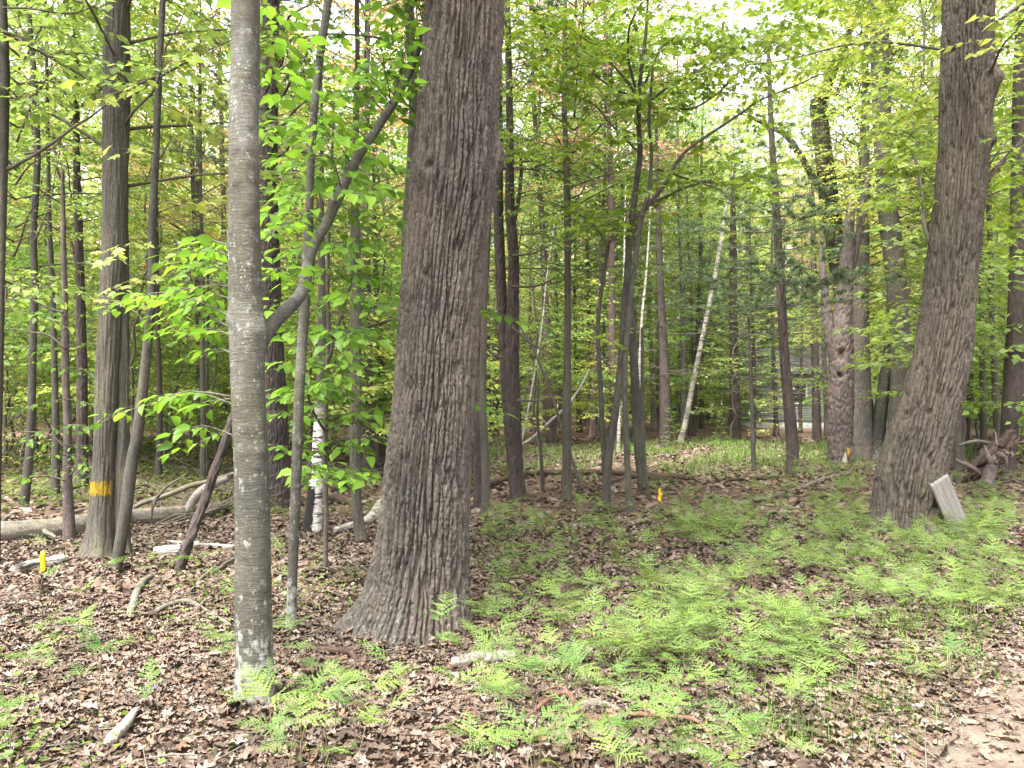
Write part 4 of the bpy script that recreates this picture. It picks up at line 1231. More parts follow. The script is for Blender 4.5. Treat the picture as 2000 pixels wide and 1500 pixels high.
for key, pr, col, sc in (('l2', PT[2], G_FRESH, .75), ('l3', PT[0], G_FRESH, .8), ('l4', PU[2], G_FRESH, 1.3), ('l5', PU[2], G_YEL, 1.4), ('l6', PT[3], G_RED, .8), ('l7', PU[0], G_BEECH, 1.4), ('l9', PU[2], G_FRESH, 1.4), ('c1', PP[1], G_PINE, 1.1), ('c2', PP[0], G_PINE, 1.0), ('c5', PP[1], G_PINE, 1.0)):
    c = TREES[key]['C'][-1]
    crown_on(TREES[key]['root'], pr, col, c[0], c[1], 4.5 if pr in PU else .5, sc, ord(key[1]))
trunk_part(TREES['l6']['root'], 'stem', [(372, 200, 7), (376, 330, 9), (380, 420, 10), (386, 500, 9)], TREES['l6']['d'], 'smooth2', 'smooth', 20, .05, 77, ground_end=False)
trunk_part(TREES['l5']['root'], 'stem', [(405, 480, 5), (406, 600, 6), (405, 760, 6), (404, 930, 8)], TREES['l5']['d'] + .2, 'fibre', 'fibre', 16, .05, 78)
for k_, (key, pts) in enumerate([('l1', [(130, 880, 4), (100, 850, 3), (60, 842, 2), (20, 845, 1.5)]), ('l1', [(128, 940, 4), (100, 930, 3), (72, 928, 2)]), ('l1', [(126, 610, 5), (95, 600, 4), (60, 585, 3), (5, 588, 2)]), ('l1', [(128, 680, 5), (95, 655, 4), (60, 648, 3), (20, 640, 2)]),
                                 ('l1', [(134, 930, 4), (160, 905, 3), (178, 922, 2)]), ('l2', [(66, 470, 5), (85, 430, 4), (105, 360, 3), (120, 260, 2)]), ('l2', [(73, 300, 5), (60, 230, 4), (58, 150, 3)]), ('l6', [(385, 470, 6), (340, 440, 5), (310, 420, 3)])]):
    branch(TREES[key]['root'], pts, TREES[key]['d'] - .1, 'twig', 6, .04, 120 + k_)

# ------------------------------------------------------------------ leafy sprays on the near trees
def sprays(root, items, tpl, color, seed, size, limit=300, width=.26, gap=.12, droop=.6, lgap=.7, name='branch', r0=.005):
    """items: (x0, y0, depth0, x1, y1, depth1)"""
    rng = np.random.default_rng(seed)
    lv, wb = Leaves(), MB()
    for it in items:
        x0, y0, a, x1, y1, b = it[:6]
        w = it[6] if len(it) > 6 else width
        spray(lv, wb, rng, at(x0, y0, a), at(x1, y1, b), size, w, gap=gap, droop=droop, lgap=lgap, r0=r0, start=.1, arch=.05, drop=.06)
    ob('twigs', wb.mesh('twigs', M['twig'], root.location), root, kind='stuff')
    leaf_objects(root, lv, tpl, color, rng, limit)

rg = np.random.default_rng(77)
# speckled trunk: sprays to the left
sprays(RB, [(456, 775, 3.95, 190, 808, 4.5, .22), (452, 500, 3.95, 330, 500, 4.6, .20), (450, 560, 3.95, 300, 598, 4.7, .22), (452, 655, 3.95, 345, 655, 4.6, .20), (452, 620, 3.95, 215, 580, 5.2, .22),
            (455, 850, 3.95, 330, 868, 4.8, .18), (452, 540, 3.95, 400, 520, 4.4, .2), (505, 300, 3.95, 560, 215, 4.6, .2), (510, 540, 3.95, 590, 545, 4.9, .2), (508, 480, 3.95, 580, 430, 4.8, .2),
            (452, 520, 3.95, 360, 545, 4.9, .22), (450, 585, 3.95, 380, 580, 4.4, .2), (452, 640, 3.95, 300, 625, 5.0, .22), (455, 790, 3.95, 300, 785, 4.9, .2), (453, 690, 3.95, 390, 690, 4.5, .18), (456, 780, 3.95, 400, 800, 4.3, .2), (452, 490, 3.95, 400, 470, 4.6, .2)],
       T_BEECH, G_BEECH, 61, .085, 300, gap=.085, lgap=.6)
# limb and sapling: layers between the speckled trunk and the oak
it = []
for y0, xl, xr in [(300, 545, 770), (360, 520, 740), (420, 525, 790), (470, 520, 770), (520, 520, 780), (575, 525, 760), (640, 560, 745), (690, 530, 700), (745, 525, 690), (800, 520, 770), (850, 525, 760), (905, 590, 745), (240, 560, 740), (180, 540, 760)]:
    for xe in (xl, xr):
        it.append((640, y0 + rg.uniform(10, 35), d11, xe + rg.uniform(-12, 12), y0 + rg.uniform(-5, 25), d11 + rg.uniform(-1.7, -.5), .34))
        it.append((640, y0 + rg.uniform(10, 35), d11, (xe + 640) / 2 + rg.uniform(-25, 25), y0 + rg.uniform(-25, 25), d11 + rg.uniform(-1.7, .8), .34))
it += [(925, 612, 6.2, 1048, 632, 5.9, .14), (920, 600, 6.2, 1000, 620, 6.0, .14), (918, 790, 6.3, 988, 806, 6.1, .12)]
branch(RS, [(641, 660, 7, d11), (740, 630, 6, 6.8), (850, 615, 5, 6.4), (935, 612, 3, 6.2)], d11, 'twig', 7, .03, 20)
branch(RS, [(637, 840, 6, d11), (740, 815, 5, 6.9), (850, 795, 4, 6.5), (925, 790, 3, 6.3)], d11, 'twig', 7, .03, 21)
sprays(RS, it, T_BEECH, G_BEECH, 62, .115, 300, width=.3, gap=.10, lgap=.6)
# upper leaves of the forked limb
it = []
for q in range(44):
    p = limb[rg.integers(len(limb) // 3, len(limb))]
    sx, sy = 1000 + p[0] / p[1] * FPX, HOR - (p[2] - CAMZ) / p[1] * FPX
    it.append((sx, sy, p[1], np.clip(sx + rg.uniform(-150, 90), 520, 800), max(-60, sy + rg.uniform(-140, 40)), p[1] + rg.uniform(-.8, .9), .28))
it += [(500, 20, 4.0, 545, 30, 4.9), (500, 90, 4.0, 560, 85, 5), (503, 140, 4.0, 545, 170, 5.2)]
sprays(TREES['slim']['root'], it, T_BEECH, G_BEECH, 63, .11, 300, gap=.1, lgap=.6)
# left edge tree and curved stem
sprays(RE, [(10, 60, de - .3, 235, 60, de - .6), (6, 40, de, 150, 20, de), (45, 72, de - .3, 130, 110, de - .5), (90, 100, de - .3, 180, 165, de - .2), (8, 180, de, 120, 190, de - .4), (4, 200, de, 90, 235, de), (2, 590, de, 190, 560, de - .3), (2, 600, de, 140, 640, de + .2), (5, 560, de, 110, 575, de - .3), (140, 100, de - .3, 245, 140, de - .5), (6, 120, de, 200, 130, de)],
       T_BEECH, G_FRESH, 64, .105, 300, width=.34, gap=.09, lgap=.6)
branch(RC, [(306, 150, 7), (270, 165, 5), (245, 178, 4), (215, 186, 3), (195, 190, 1.5)], d5, 'twig', 8, .03, 14)
branch(RC, [(291, 645, 5), (268, 615, 4), (235, 598, 3), (185, 590, 2)], d5 - .1, 'twig', 8, .03, 15)
branch(RC, [(312, 130, 5), (325, 95, 4), (345, 60, 3), (362, 20, 2)], d5, 'twig', 8, .03, 16)
branch(RC, [(296, 320, 5), (320, 300, 4), (338, 270, 2)], d5, 'twig', 8, .03, 17)
sprays(RC, [(306, 150, d5, 195, 195, d5 - .5), (290, 600, d5, 215, 585, d5 - .6), (300, 480, d5, 205, 495, d5 - .7), (308, 200, d5, 420, 260, d5), (300, 420, d5, 440, 380, d5 + .4), (312, 60, d5, 440, 110, d5), (298, 540, d5, 250, 560, d5 - .6), (306, 300, d5, 210, 290, d5 - .5)],
       T_MAPLE, G_YEL, 65, .105, 260, width=.3, gap=.1)
# clump maple: layered star-shaped leaves
it = []
for B in BM:
    for q in range(11):
        p = B[rg.integers(len(B) // 4, len(B))]
        sx, sy = 1000 + p[0] / p[1] * FPX, HOR - (p[2] - CAMZ) / p[1] * FPX
        it.append((sx, sy, p[1], sx + rg.uniform(-120, 120), sy + rg.uniform(-70, 35), p[1] + rg.uniform(-1.2, 1.2), .34))
for q in range(60):
    x0, y0 = rg.uniform(1040, 1600), rg.uniform(-20, 200)
    it.append((x0, y0, dm + rg.uniform(-.8, .8), x0 + rg.uniform(-120, 120), y0 + rg.uniform(-30, 70), dm + rg.uniform(-1.2, 1.2), .36))
for q in range(46):
    x0, y0 = rg.uniform(1290, 1680), rg.uniform(-60, 110)
    it.append((x0, y0, dm + rg.uniform(-.5, 2.2), x0 + rg.uniform(-130, 130), y0 + rg.uniform(-30, 60), dm + rg.uniform(-.8, 2.2), .36))
it += [(1240, 640, dm, 1170, 660, dm - .5, .2), (1232, 640, dm, 1190, 690, dm - .4, .2), (1200, 470, dm, 1240, 450, dm - .5, .2)]
sprays(RM, it, T_MAPLE, G_MAPLE, 66, .10, 300, width=.34, gap=.12, lgap=.7)
# bright maple branches by the smooth maple and the leaning oak
it = []
for q in range(30):
    x0, y0 = rg.uniform(1780, 1850), rg.uniform(180, 420)
    it.append((x0, y0, 10.2, rg.uniform(1690, 1830), y0 + rg.uniform(-40, 40), 9.6 + rg.uniform(-.5, 1.2), .26))
for q in range(26):
    y0 = rg.uniform(60, 560)
    it.append((2010, y0, 9.5, rg.uniform(1925, 1985), y0 + rg.uniform(-30, 40), 9.3 + rg.uniform(-.6, 1.0), .26))
sprays(RO, it, T_MAPLE, G_MAPLE, 67, .105, 300, gap=.1)
sprays(TREES['maple']['root'], [(1700, 640, 18, 1770, 655, 12, .1), (1745, 640, 18, 1690, 645, 17, .4), (1745, 650, 18.5, 1670, 700, 17, .4)], T_MAPLE, G_MAPLE, 68, .1, 60)
# peeling snag's low shoots
it = [(130, y0, 8.9, 130 + dx_, y0 + rg.uniform(-15, 30), 8.6 + rg.uniform(-.4, .4), .2) for y0 in (560, 620, 680, 720, 780, 830, 870, 890, 910) for dx_ in (-75, 60)]
sprays(TREES['l1']['root'], it, T_BEECH, (.11, .22, .035), 69, .075, 200, gap=.08)

# ------------------------------------------------------------------ the woods behind
LB = {
 'fresh': ('broadleaf_tree', 'grey-barked broadleaf tree with fresh green leaves in the woods behind', 'fresh green trees in the woods behind', G_FRESH),
 'yellow': ('broadleaf_tree', 'broadleaf tree with thin yellow-green new leaves in the woods behind', 'yellow-green trees in the woods behind', G_YEL),
 'red': ('broadleaf_tree', 'broadleaf tree with reddish-tan unfolding leaves in the woods behind', 'reddish-leaved trees in the woods behind', G_RED),
 'pine': ('pine_tree', 'dark needled pine with bare lower whorls in the woods behind', 'dark pines in the woods behind', G_PINE),
 'under': ('understory_sapling', 'thin understory sapling with layered bright green leaves in the woods behind', 'bright green saplings in the woods behind', (.19, .3, .08)),
 'underd': ('understory_sapling', 'thin understory sapling with deeper green leaves in the woods behind', 'deep green saplings in the woods behind', (.145, .24, .075)),
 'undery': ('understory_sapling', 'thin understory sapling with pale yellow-green leaves in the woods behind', 'yellow-green saplings in the woods behind', G_YEL)}
BARKS = [(.125, .115, .1), (.155, .142, .122), (.1, .091, .08), (.175, .158, .135), (.11, .1, .088)]
wr = np.random.default_rng(101)
placed = [(TREES[k]['root'].location[0], TREES[k]['root'].location[1]) for k in TREES]
def try_place(dmin, dmax, gap, side=False, mid=False):
    for _ in range(60):
        y = math.sqrt(wr.uniform(dmin ** 2, dmax ** 2))
        px = wr.uniform(-140, 2140)
        if mid: px = wr.uniform(930, 1850)
        if side: px = wr.uniform(-100, 880) if wr.random() < .68 else wr.uniform(1790, 2120)
        lim = 14.5 if px < 900 else (25 if px < 1780 else 15.0)
        if y < lim: continue
        x = (px - 1000) / FPX * y
        if abs(px - 1580) < 190 and 24 < y < 46 and gap > 1.6: continue
        if abs(px - 1560) < 75 and 20 < y < 41 and wr.random() < .3: continue
        if all((x - a) ** 2 + (y - b) ** 2 > gap * gap for a, b in placed):
            placed.append((x, y)); return x, y, px
    return None
def vary(c, s=.12): return tuple(max(.01, v * (1 + wr.uniform(-s, s))) for v in c)
for q in range(175):
    r = try_place(15, 64, 2.0, mid=(q > 105))
    if not r: continue
    x, y, px = r
    u = wr.random()
    if px < 620 or px > 1550: kind = 'red' if u < .34 else ('yellow' if u < .62 else 'fresh')
    else: kind = 'red' if u < .08 else ('yellow' if u < .4 else 'fresh')
    if 900 < px < 1560 and wr.random() < .38 or wr.random() < .06: kind = 'pine'
    nm, lab, grp, col = LB[kind]
    pr = PP[wr.integers(2)] if kind == 'pine' else PT[wr.integers(4)]
    woods_tree(nm, pr, x, y, wr.uniform(.8, 1.12), wr.uniform(0, 6.28), lab, grp, (.075, .065, .058) if kind == 'pine' else vary(BARKS[wr.integers(5)]), vary(col), lean=(wr.uniform(-.05, .05), wr.uniform(-.05, .05)))
for q in range(330):
    r = try_place(14, 27, 1.0, True) if q < 85 else try_place(15, 56, 1.2)
    if not r: continue
    x, y, px = r
    u = wr.random()
    kind = 'under' if u < .5 else ('underd' if u < .72 else 'undery')
    if px > 1760 and wr.random() < .8: kind = 'under'
    nm, lab, grp, col = LB[kind]
    pi_ = int(wr.integers(4)); sc_ = wr.uniform(.85, 1.5); hh = (6.5, 5, 8, 3.2)[pi_] * sc_
    hw_ = 'low bushy' if hh < 4.6 else ('mid-height' if hh < 7.6 else 'tall thin')
    lab, grp = lab.replace('thin', hw_), hw_ + ' ' + grp
    woods_tree(nm, PU[pi_], x, y, sc_, wr.uniform(0, 6.28), lab, grp, vary(BARKS[wr.integers(5)]), vary(col), cat='sapling', lean=(wr.uniform(-.08, .08), wr.uniform(-.08, .08)))

# far-off wood that reads as one mass
fr_ = np.random.default_rng(55)
n = 150000
fy = fr_.uniform(58, 105, n); fx = fr_.uniform(-1.0, 1.0, n) * fy * .95
fz = fr_.beta(1.1, 1.35, n) * 30
dens = fbm(fx * .12, fy * .12, fz * .16, 3, 71)
keep = dens > -.3 + .4 * (fz / 30 - .35)
fx, fy, fz = fx[keep], fy[keep], fz[keep]
P = np.stack([fx, fy, fz + gh(fx, fy)], -1)
A = fr_.standard_normal((len(P), 3)); Nn = UP + .6 * fr_.standard_normal((len(P), 3))
V, F = place(T_KITE, P, A, Nn, fr_.uniform(.45, .9, len(P)))
mb = MB()
mb.add(V, F, np.repeat(fr_.random(len(P)), 4))
ob('distant_foliage', mb.mesh('distant_foliage', M['leaf']), None, (.25, .33, .13), kind='stuff', label='mass of green foliage of the far-off wood', cat='woods')
mb = MB()
for q in range(170):
    y = fr_.uniform(56, 100); x = fr_.uniform(-.95, .95) * y; r = fr_.uniform(.08, .2)
    z = np.linspace(-.3, fr_.uniform(12, 22), 7)
    tube(mb, np.stack([x + .02 * z * fr_.standard_normal(), y + 0 * z, z + gh(x, y)], -1) if False else np.stack([x + z * fr_.uniform(-.03, .03), y + 0 * z, z + float(gh(x, y))], -1), np.linspace(r, r * .3, 7), 6)
ob('distant_trunks', mb.mesh('distant_trunks', M['far'], smooth=True), None, (.1, .09, .08), kind='stuff', label='trunks of the far-off wood reading as one mass', cat='woods')

# ------------------------------------------------------------------ house glimpsed through the trees
def box(mb, lo, hi, r=.5):
    x0, y0, z0 = lo; x1, y1, z1 = hi
    V = [(x0, y0, z0), (x1, y0, z0), (x1, y1, z0), (x0, y1, z0), (x0, y0, z1), (x1, y0, z1), (x1, y1, z1), (x0, y1, z1)]
    mb.add(V, tri([[0, 3, 2, 1], [4, 5, 6, 7], [0, 1, 5, 4], [1, 2, 6, 5], [2, 3, 7, 6], [3, 0, 4, 7]]), r)
def house(label, px0, px1, yd, dep, wall_h, found, seed):
    x0, x1 = (px0 - 1000) / FPX * yd, (px1 - 1000) / FPX * yd
    g = float(gh((x0 + x1) / 2, yd)) - .05
    w = x1 - x0
    root = thing('house', label, 'house', ((x0 + x1) / 2, yd + dep / 2, g))
    hw, hd = w / 2, dep / 2
    mb = MB(); box(mb, (-hw + .03, -hd + .03, -.4), (hw - .03, hd - .03, found)); ob('foundation', mb.mesh('foundation', M['concrete']), root)
    mb = MB()
    n = int(wall_h / .12)
    for q in range(n):
        z0, z1 = found + q * wall_h / n, found + (q + 1) * wall_h / n
        a, b = .022, .004
        V, F = [], []
        for (o, z) in ((a, z0), (b, z1)):
            V += [(-hw - o, -hd - o, z), (hw + o, -hd - o, z), (hw + o, hd + o, z), (-hw - o, hd + o, z)]
        F += [[j, (j + 1) % 4, 4 + (j + 1) % 4, 4 + j] for j in range(4)]
        V += [(-hw - b, -hd - b, z0), (hw + b, -hd - b, z0), (hw + b, hd + b, z0), (-hw - b, hd + b, z0)]
        F += [[8 + j, 8 + (j + 1) % 4, (j + 1) % 4, j] for j in range(4)]
        mb.add(V, tri(F))
    box(mb, (-hw, -hd, found), (hw, hd, found + wall_h))
    ob('wall', mb.mesh('wall', M['siding']), root, label='pale grey clapboard wall')
    zt_ = found + wall_h
    mb = MB()
    rh = 1.5
    for o, t in ((0, .14),):
        pts = [(-hw - .4, -hd - .45, zt_ - .1), (hw + .4, -hd - .45, zt_ - .1), (hw + .4, 0, zt_ + rh), (-hw - .4, 0, zt_ + rh), (-hw - .4, hd + .45, zt_ - .1), (hw + .4, hd + .45, zt_ - .1)]
        V = pts + [(p[0], p[1], p[2] + t) for p in pts]
        mb.add(V, tri([[0, 3, 2, 1], [3, 4, 5, 2], [6, 7, 8, 9], [9, 8, 11, 10], [0, 1, 7, 6], [4, 10, 11, 5], [1, 2, 8, 7], [2, 5, 11, 8], [0, 6, 9, 3], [3, 9, 10, 4]]))
    ob('roof', mb.mesh('roof', M['roof']), root)
    mb = MB()
    for sx in (-1, 1):
        V = [(sx * hw, -hd, zt_), (sx * hw, hd, zt_), (sx * hw, 0, zt_ + rh - .1)]
        mb.add(V, tri([[0, 1, 2]]))
    ob('gable', mb.mesh('gable', M['siding']), root)
    for q, xc in enumerate((-hw * .55, hw * .15, hw * .65)):
        mb = MB(); zc = found + 1.45
        for lo, hi in (((xc - .55, -hd - .06, zc - .6), (xc - .47, -hd - .02, zc + .6)), ((xc + .47, -hd - .06, zc - .6), (xc + .55, -hd - .02, zc + .6)), ((xc - .47, -hd - .06, zc + .52), (xc + .47, -hd - .02, zc + .6)), ((xc - .47, -hd - .07, zc - .6), (xc + .47, -hd - .02, zc - .52)), ((xc - .47, -hd - .055, zc - .03), (xc + .47, -hd - .025, zc + .03))):
            box(mb, lo, hi)
        f = ob('window', mb.mesh('window', M['trim']), root)
        mb = MB(); box(mb, (xc - .47, -hd - .04, zc - .52), (xc + .47, -hd - .024, zc + .52)); ob('pane', mb.mesh('pane', M['glass']), f)
house('pale grey clapboard house on a concrete foundation glimpsed beyond the young pine', 1488, 1790, 41.0, 7.5, 2.5, .45, 3)
for px_, d_, sc_, k_ in ((1512, 33, .8, 0), (1566, 36, .75, 1), (1612, 34, .85, 0), (1470, 31, .8, 1)):
    nm, lab, grp, col = LB['pine']
    woods_tree(nm, PP[k_], (px_ - 1000) / FPX * d_, d_, sc_, px_, lab, grp, (.075, .065, .058), G_PINE)
house('small pale building far off between the banded and the speckled trunks', 372, 440, 64.0, 4.0, 2.3, .2, 4)

# ------------------------------------------------------------------ fallen wood
def log(name, label, pts, mat, ns=20, step=.03, seed=1, cat='log', kind='smooth', depth=None, lift=0.0, group=None, wob=.012, parts=None, hollow=False):
    """(px, py, width px[, depth, height]) along the log; without a depth a point lies on the ground"""
    P, R = [], []
    for p in pts:
        if len(p) > 3:
            q = at(p[0], p[1], p[3]); r = p[2] * .5 * p[3] / FPX
        else:
            d = gdepth(p[1] + p[2] * .45); r = p[2] * .5 * d / FPX
            q = at(p[0], p[1], d); q[2] = float(gh(q[0], q[1])) + r * .8 + lift
        P.append(q); R.append(r)
    P, R = np.array(P), np.array(R)
    b = P[np.argmin(P[:, 2])].copy(); b[2] = float(gh(b[0], b[1]))
    root = thing(name, label, cat, b, group)
    C, e = resample(P, step, R[:, None])
    s = np.arange(len(C)) * step
    C = C + wob * np.stack([vnoise(s * 5, seed * 3.1), vnoise(s * 5, seed * 3.1 + 30), .5 * vnoise(s * 5, seed * 3.1 + 60)], -1)
    mb = MB()
    R0 = max(.004, float(np.median(e[:, 0])))
    dsp = ridge_disp(R0, .05, .2, min(.03, R0 * .3), seed) if kind == 'ridge' else smooth_disp(R0, seed, .1, .004, vert=.004 if R0 > .04 else 0)
    tube(mb, C, np.maximum(e[:, 0], .002), ns, dsp)
    if parts:
        main = ob('stem', mb.mesh('stem', M[mat], b, True), root)
        for pp in parts:
            branch(root, pp, pp[0][3] if len(pp[0]) > 3 else 9, mat if mat != 'log' else 'log', 7, .03, seed + 3)
    else:
        ob('stem', mb.mesh('stem', M[mat], b, True), root)
    return root

log('fallen_log', 'long grey barkless log lying across the floor behind the banded trunk', [(-60, 1034, 44), (0, 1031, 44), (60, 1026, 43), (120, 1020, 42), (180, 1014, 41), (250, 1004, 38), (320, 1000, 34), (380, 993, 30), (425, 985, 26), (444, 976, 12)], 'log', 44, .025, 3,
    parts=[[(5, 1020, 12, 9.0), (12, 1010, 9, 8.95), (24, 1004, 4, 8.9)], [(85, 1036, 9, 8.9), (98, 1042, 8, 8.6), (110, 1050, 5, 8.4)], [(135, 1005, 9, 9.2), (150, 997, 7, 9.2), (162, 996, 4, 9.2)]])
log('fallen_branch', 'long bare branch arching above the grey fallen log', [(252, 995, 8, 10.6), (290, 978, 9, 10.6), (330, 966, 10, 10.6), (370, 949, 10, 10.7), (410, 940, 10, 10.8), (455, 926, 8, 10.9), (500, 905, 4, 11)], 'log', 12, .04, 4, cat='branch')
log('fallen_branch', 'thick pale broken branch slanting off the end of the grey log', [(368, 1000, 16, 10.4), (378, 976, 18, 10.4), (395, 958, 18, 10.4), (420, 944, 16, 10.5), (445, 935, 12, 10.6)], 'pale', 14, .03, 5, cat='branch')
log('dead_branch', 'thin forked bleached twig standing up from the grey fallen log', [(294, 1012, 5, 9.9), (298, 995, 5, 9.9), (312, 965, 5, 9.9), (325, 950, 4, 9.9), (345, 938, 3, 9.9), (366, 925, 2, 9.9)], 'log', 8, .03, 6, cat='branch', parts=[[(316, 958, 3, 9.9), (300, 980, 2.5, 9.8), (296, 1010, 2, 9.8)]])
log('leaning_pole', 'dark dead pole leaning behind the speckled trunk', [(343, 1132, 20, 7.0), (352, 1110, 20, 7.0), (372, 1050, 20, 7.0), (398, 985, 19, 7.05), (422, 915, 18, 7.1), (440, 865, 17, 7.15), (455, 815, 15, 7.2), (470, 760, 10, 7.25)], 'pine', 26, .03, 7, cat='dead tree', kind='ridge')
log('birch_log', 'slim white birch log lying between the leaning pole and the speckled trunk', [(326, 1052, 11), (370, 1055, 12), (420, 1060, 11), (470, 1062, 11)], 'birch', 16, .03, 8)
log('birch_log', 'short hollow birch log with a dark end, by the leaning pole', [(302, 1076, 19), (325, 1074, 21), (350, 1072, 22)], 'birch', 18, .02, 9)
log('birch_log', 'crumbling white birch log beside the yellow stake', [(32, 1112, 22), (55, 1105, 24), (90, 1098, 24), (115, 1092, 26), (132, 1090, 16)], 'birch', 18, .02, 10)
log('birch_log', 'broken white birch log half hidden behind the big oak foot', [(655, 1030, 14), (690, 1022, 17), (720, 1010, 20), (735, 995, 22), (745, 975, 20)], 'birch', 18, .02, 11)
log('fallen_log', 'long thin dark log lying in front of the grass clearing', [(905, 962, 10), (950, 950, 12), (990, 938, 13), (1040, 927, 11), (1100, 926, 11), (1160, 929, 10), (1250, 936, 12), (1320, 940, 12), (1352, 944, 8)], 'rot', 14, .05, 12, lift=.05)
log('fallen_log', 'short forked rotten log resting on the long dark log', [(1160, 958, 7), (1195, 944, 9), (1235, 935, 13), (1290, 940, 14), (1345, 946, 9)], 'rot', 14, .05, 13)
log('leaning_pole', 'thin dark dead stem slanting behind the straight slim trunk', [(1136, 955, 7, 13.2), (1122, 910, 7, 13.3), (1100, 845, 7, 13.5), (1075, 765, 6, 13.7), (1045, 690, 6, 13.9), (1015, 635, 5, 14)], 'twig', 10, .05, 14, cat='dead tree')
log('leaning_pole', 'pale peeling birch pole tilted low between the pine pair and the slim trunk', [(1012, 872, 5, 14.5), (1040, 855, 5.5, 14.6), (1075, 822, 5.5, 14.8), (1110, 790, 5, 15), (1140, 745, 4, 15.2), (1150, 725, 4, 15.3)], 'pale', 10, .05, 15, cat='dead tree')
log('fallen_branch', 'long thin branch lying through ferns behind the clump maple feet', [(985, 1027, 4), (1060, 1031, 5), (1130, 1027, 7), (1190, 1022, 7), (1260, 1020, 6), (1300, 1020, 4)], 'log', 10, .05, 16, cat='branch')
log('fallen_log', 'dark rotting log in the ferns just right of the big oak', [(918, 1118, 12), (960, 1112, 16), (1010, 1108, 18), (1046, 1106, 12)], 'rot', 16, .03, 17)
log('fallen_branch', 'dark broken branch on the leaves beyond the ferns', [(1165, 1066, 8), (1220, 1070, 9), (1280, 1066, 10), (1310, 1075, 6)], 'rot', 12, .03, 18, cat='branch')
log('fallen_branch', 'long grey branch pointing from the young pine toward the leaning oak', [(1380, 1000, 6), (1440, 985, 9), (1510, 970, 8), (1560, 955, 8), (1620, 935, 8), (1660, 925, 5)], 'log', 10, .05, 19, cat='branch')
log('fallen_log', 'thin dark log lying at the foot of the young pine', [(1395, 945, 6), (1450, 938, 9), (1500, 934, 10), (1550, 932, 8)], 'rot', 10, .05, 20)
log('fallen_branch', 'thin bent branch lying before the leaning oak', [(1520, 1020, 4), (1560, 1036, 7), (1600, 1045, 9), (1630, 1046, 7), (1660, 1035, 3)], 'log', 10, .03, 21, cat='branch', parts=[[(1640, 1044, 4, 9.0), (1655, 1020, 3, 8.9), (1662, 1000, 2, 8.9)]])
log('fallen_branch', 'mossy crooked stick on the leaf litter near the leaning pole foot', [(250, 1212, 13), (262, 1180, 15), (278, 1150, 14), (300, 1128, 10)], 'log', 14, .02, 22, cat='stick')
log('fallen_branch', 'curved bare root-like stick lying in the leaves', [(305, 1200, 10), (330, 1190, 11), (365, 1184, 9), (395, 1200, 8), (430, 1222, 8), (455, 1238, 5)], 'log', 12, .02, 23, cat='stick', lift=.02)
log('fallen_branch', 'long thin stick slanting into the speckled trunk foot', [(372, 1172, 5), (400, 1140, 6), (430, 1115, 7), (458, 1092, 7)], 'log', 10, .03, 24, cat='stick', lift=.03)
log('fallen_branch', 'thin straight stick running under the slender grey stem', [(530, 1222, 4), (570, 1215, 5), (640, 1206, 4), (655, 1204, 2)], 'log', 8, .03, 25, cat='stick')
log('rotten_wood', 'weathered white piece of rotten log among ferns before the oak', [(880, 1290, 20), (915, 1284, 26), (960, 1280, 28), (1008, 1278, 24)], 'pale', 26, .012, 26, cat='log', kind='ridge')
log('fallen_branch', 'dark gnarled branch before the oak root', [(590, 1270, 10), (640, 1275, 14), (680, 1280, 13), (695, 1296, 10), (712, 1320, 6)], 'rot', 14, .02, 27, cat='stick', lift=.02)
log('wood_splinter', 'upright pale splintered stub of wood on the brown leaves', [(222, 1478, 22), (240, 1452, 20), (258, 1425, 14), (270, 1412, 4)], 'pale', 14, .015, 28, cat='stick', lift=.03)
log('fallen_branch', 'pale thin stick curving through ferns at the speckled trunk foot', [(400, 1455, 5), (430, 1432, 8), (470, 1420, 8), (510, 1416, 4)], 'pale', 10, .02, 29, cat='stick')
log('fallen_branch', 'grey weathered branch lying behind the vine loops', [(1130, 1395, 12), (1160, 1385, 20), (1190, 1388, 16), (1230, 1400, 8)], 'log', 14, .02, 30, cat='stick')
log('fallen_branch', 'short thin branch leaning on the white rotten wood', [(925, 1262, 5), (960, 1245, 6), (995, 1228, 5), (1020, 1222, 3)], 'log', 8, .02, 31, cat='stick', lift=.03)
log('fallen_branch', 'low grey branch lying across the far brush pile', [(650, 962, 10), (680, 945, 14), (705, 930, 14), (735, 912, 12), (760, 900, 8)], 'rot', 12, .05, 32, cat='branch', lift=.1)
log('fallen_log', 'dark mossy log lying behind the old birch trunk', [(575, 975, 16), (620, 972, 18), (660, 968, 20), (690, 975, 16)], 'rot', 16, .05, 33)
bz = np.random.default_rng(88)
mb = MB()
for (cx_, cy_, w_, n_) in ((430, 985, 60, 60), (700, 935, 70, 70), (420, 930, 40, 40), (340, 1010, 70, 40), (1640, 925, 60, 40), (1940, 940, 60, 40), (960, 905, 50, 40)):
    for q in range(n_):
        p0 = gnd(cx_ + bz.normal(0, w_ * .6), cy_ + bz.normal(0, 8))
        a_ = bz.uniform(0, 6.28); l_ = bz.uniform(.3, 1.4)
        p1 = p0 + np.array([math.cos(a_), math.sin(a_) * .6, bz.uniform(-.05, .55)]) * l_
        p1[2] = max(p1[2], float(gh(p1[0], p1[1])) + .02)
        pm = (p0 + p1) / 2 + bz.normal(0, .06, 3); r_ = bz.uniform(.004, .012)
        tube(mb, np.stack([p0, pm, p1]), [r_, r_ * .8, r_ * .35], 5)
ob('brush_twigs', mb.mesh('brush_twigs', M['log'], smooth=True), None, kind='stuff', label='tangles of thin dead brush around the fallen logs', cat='brush')
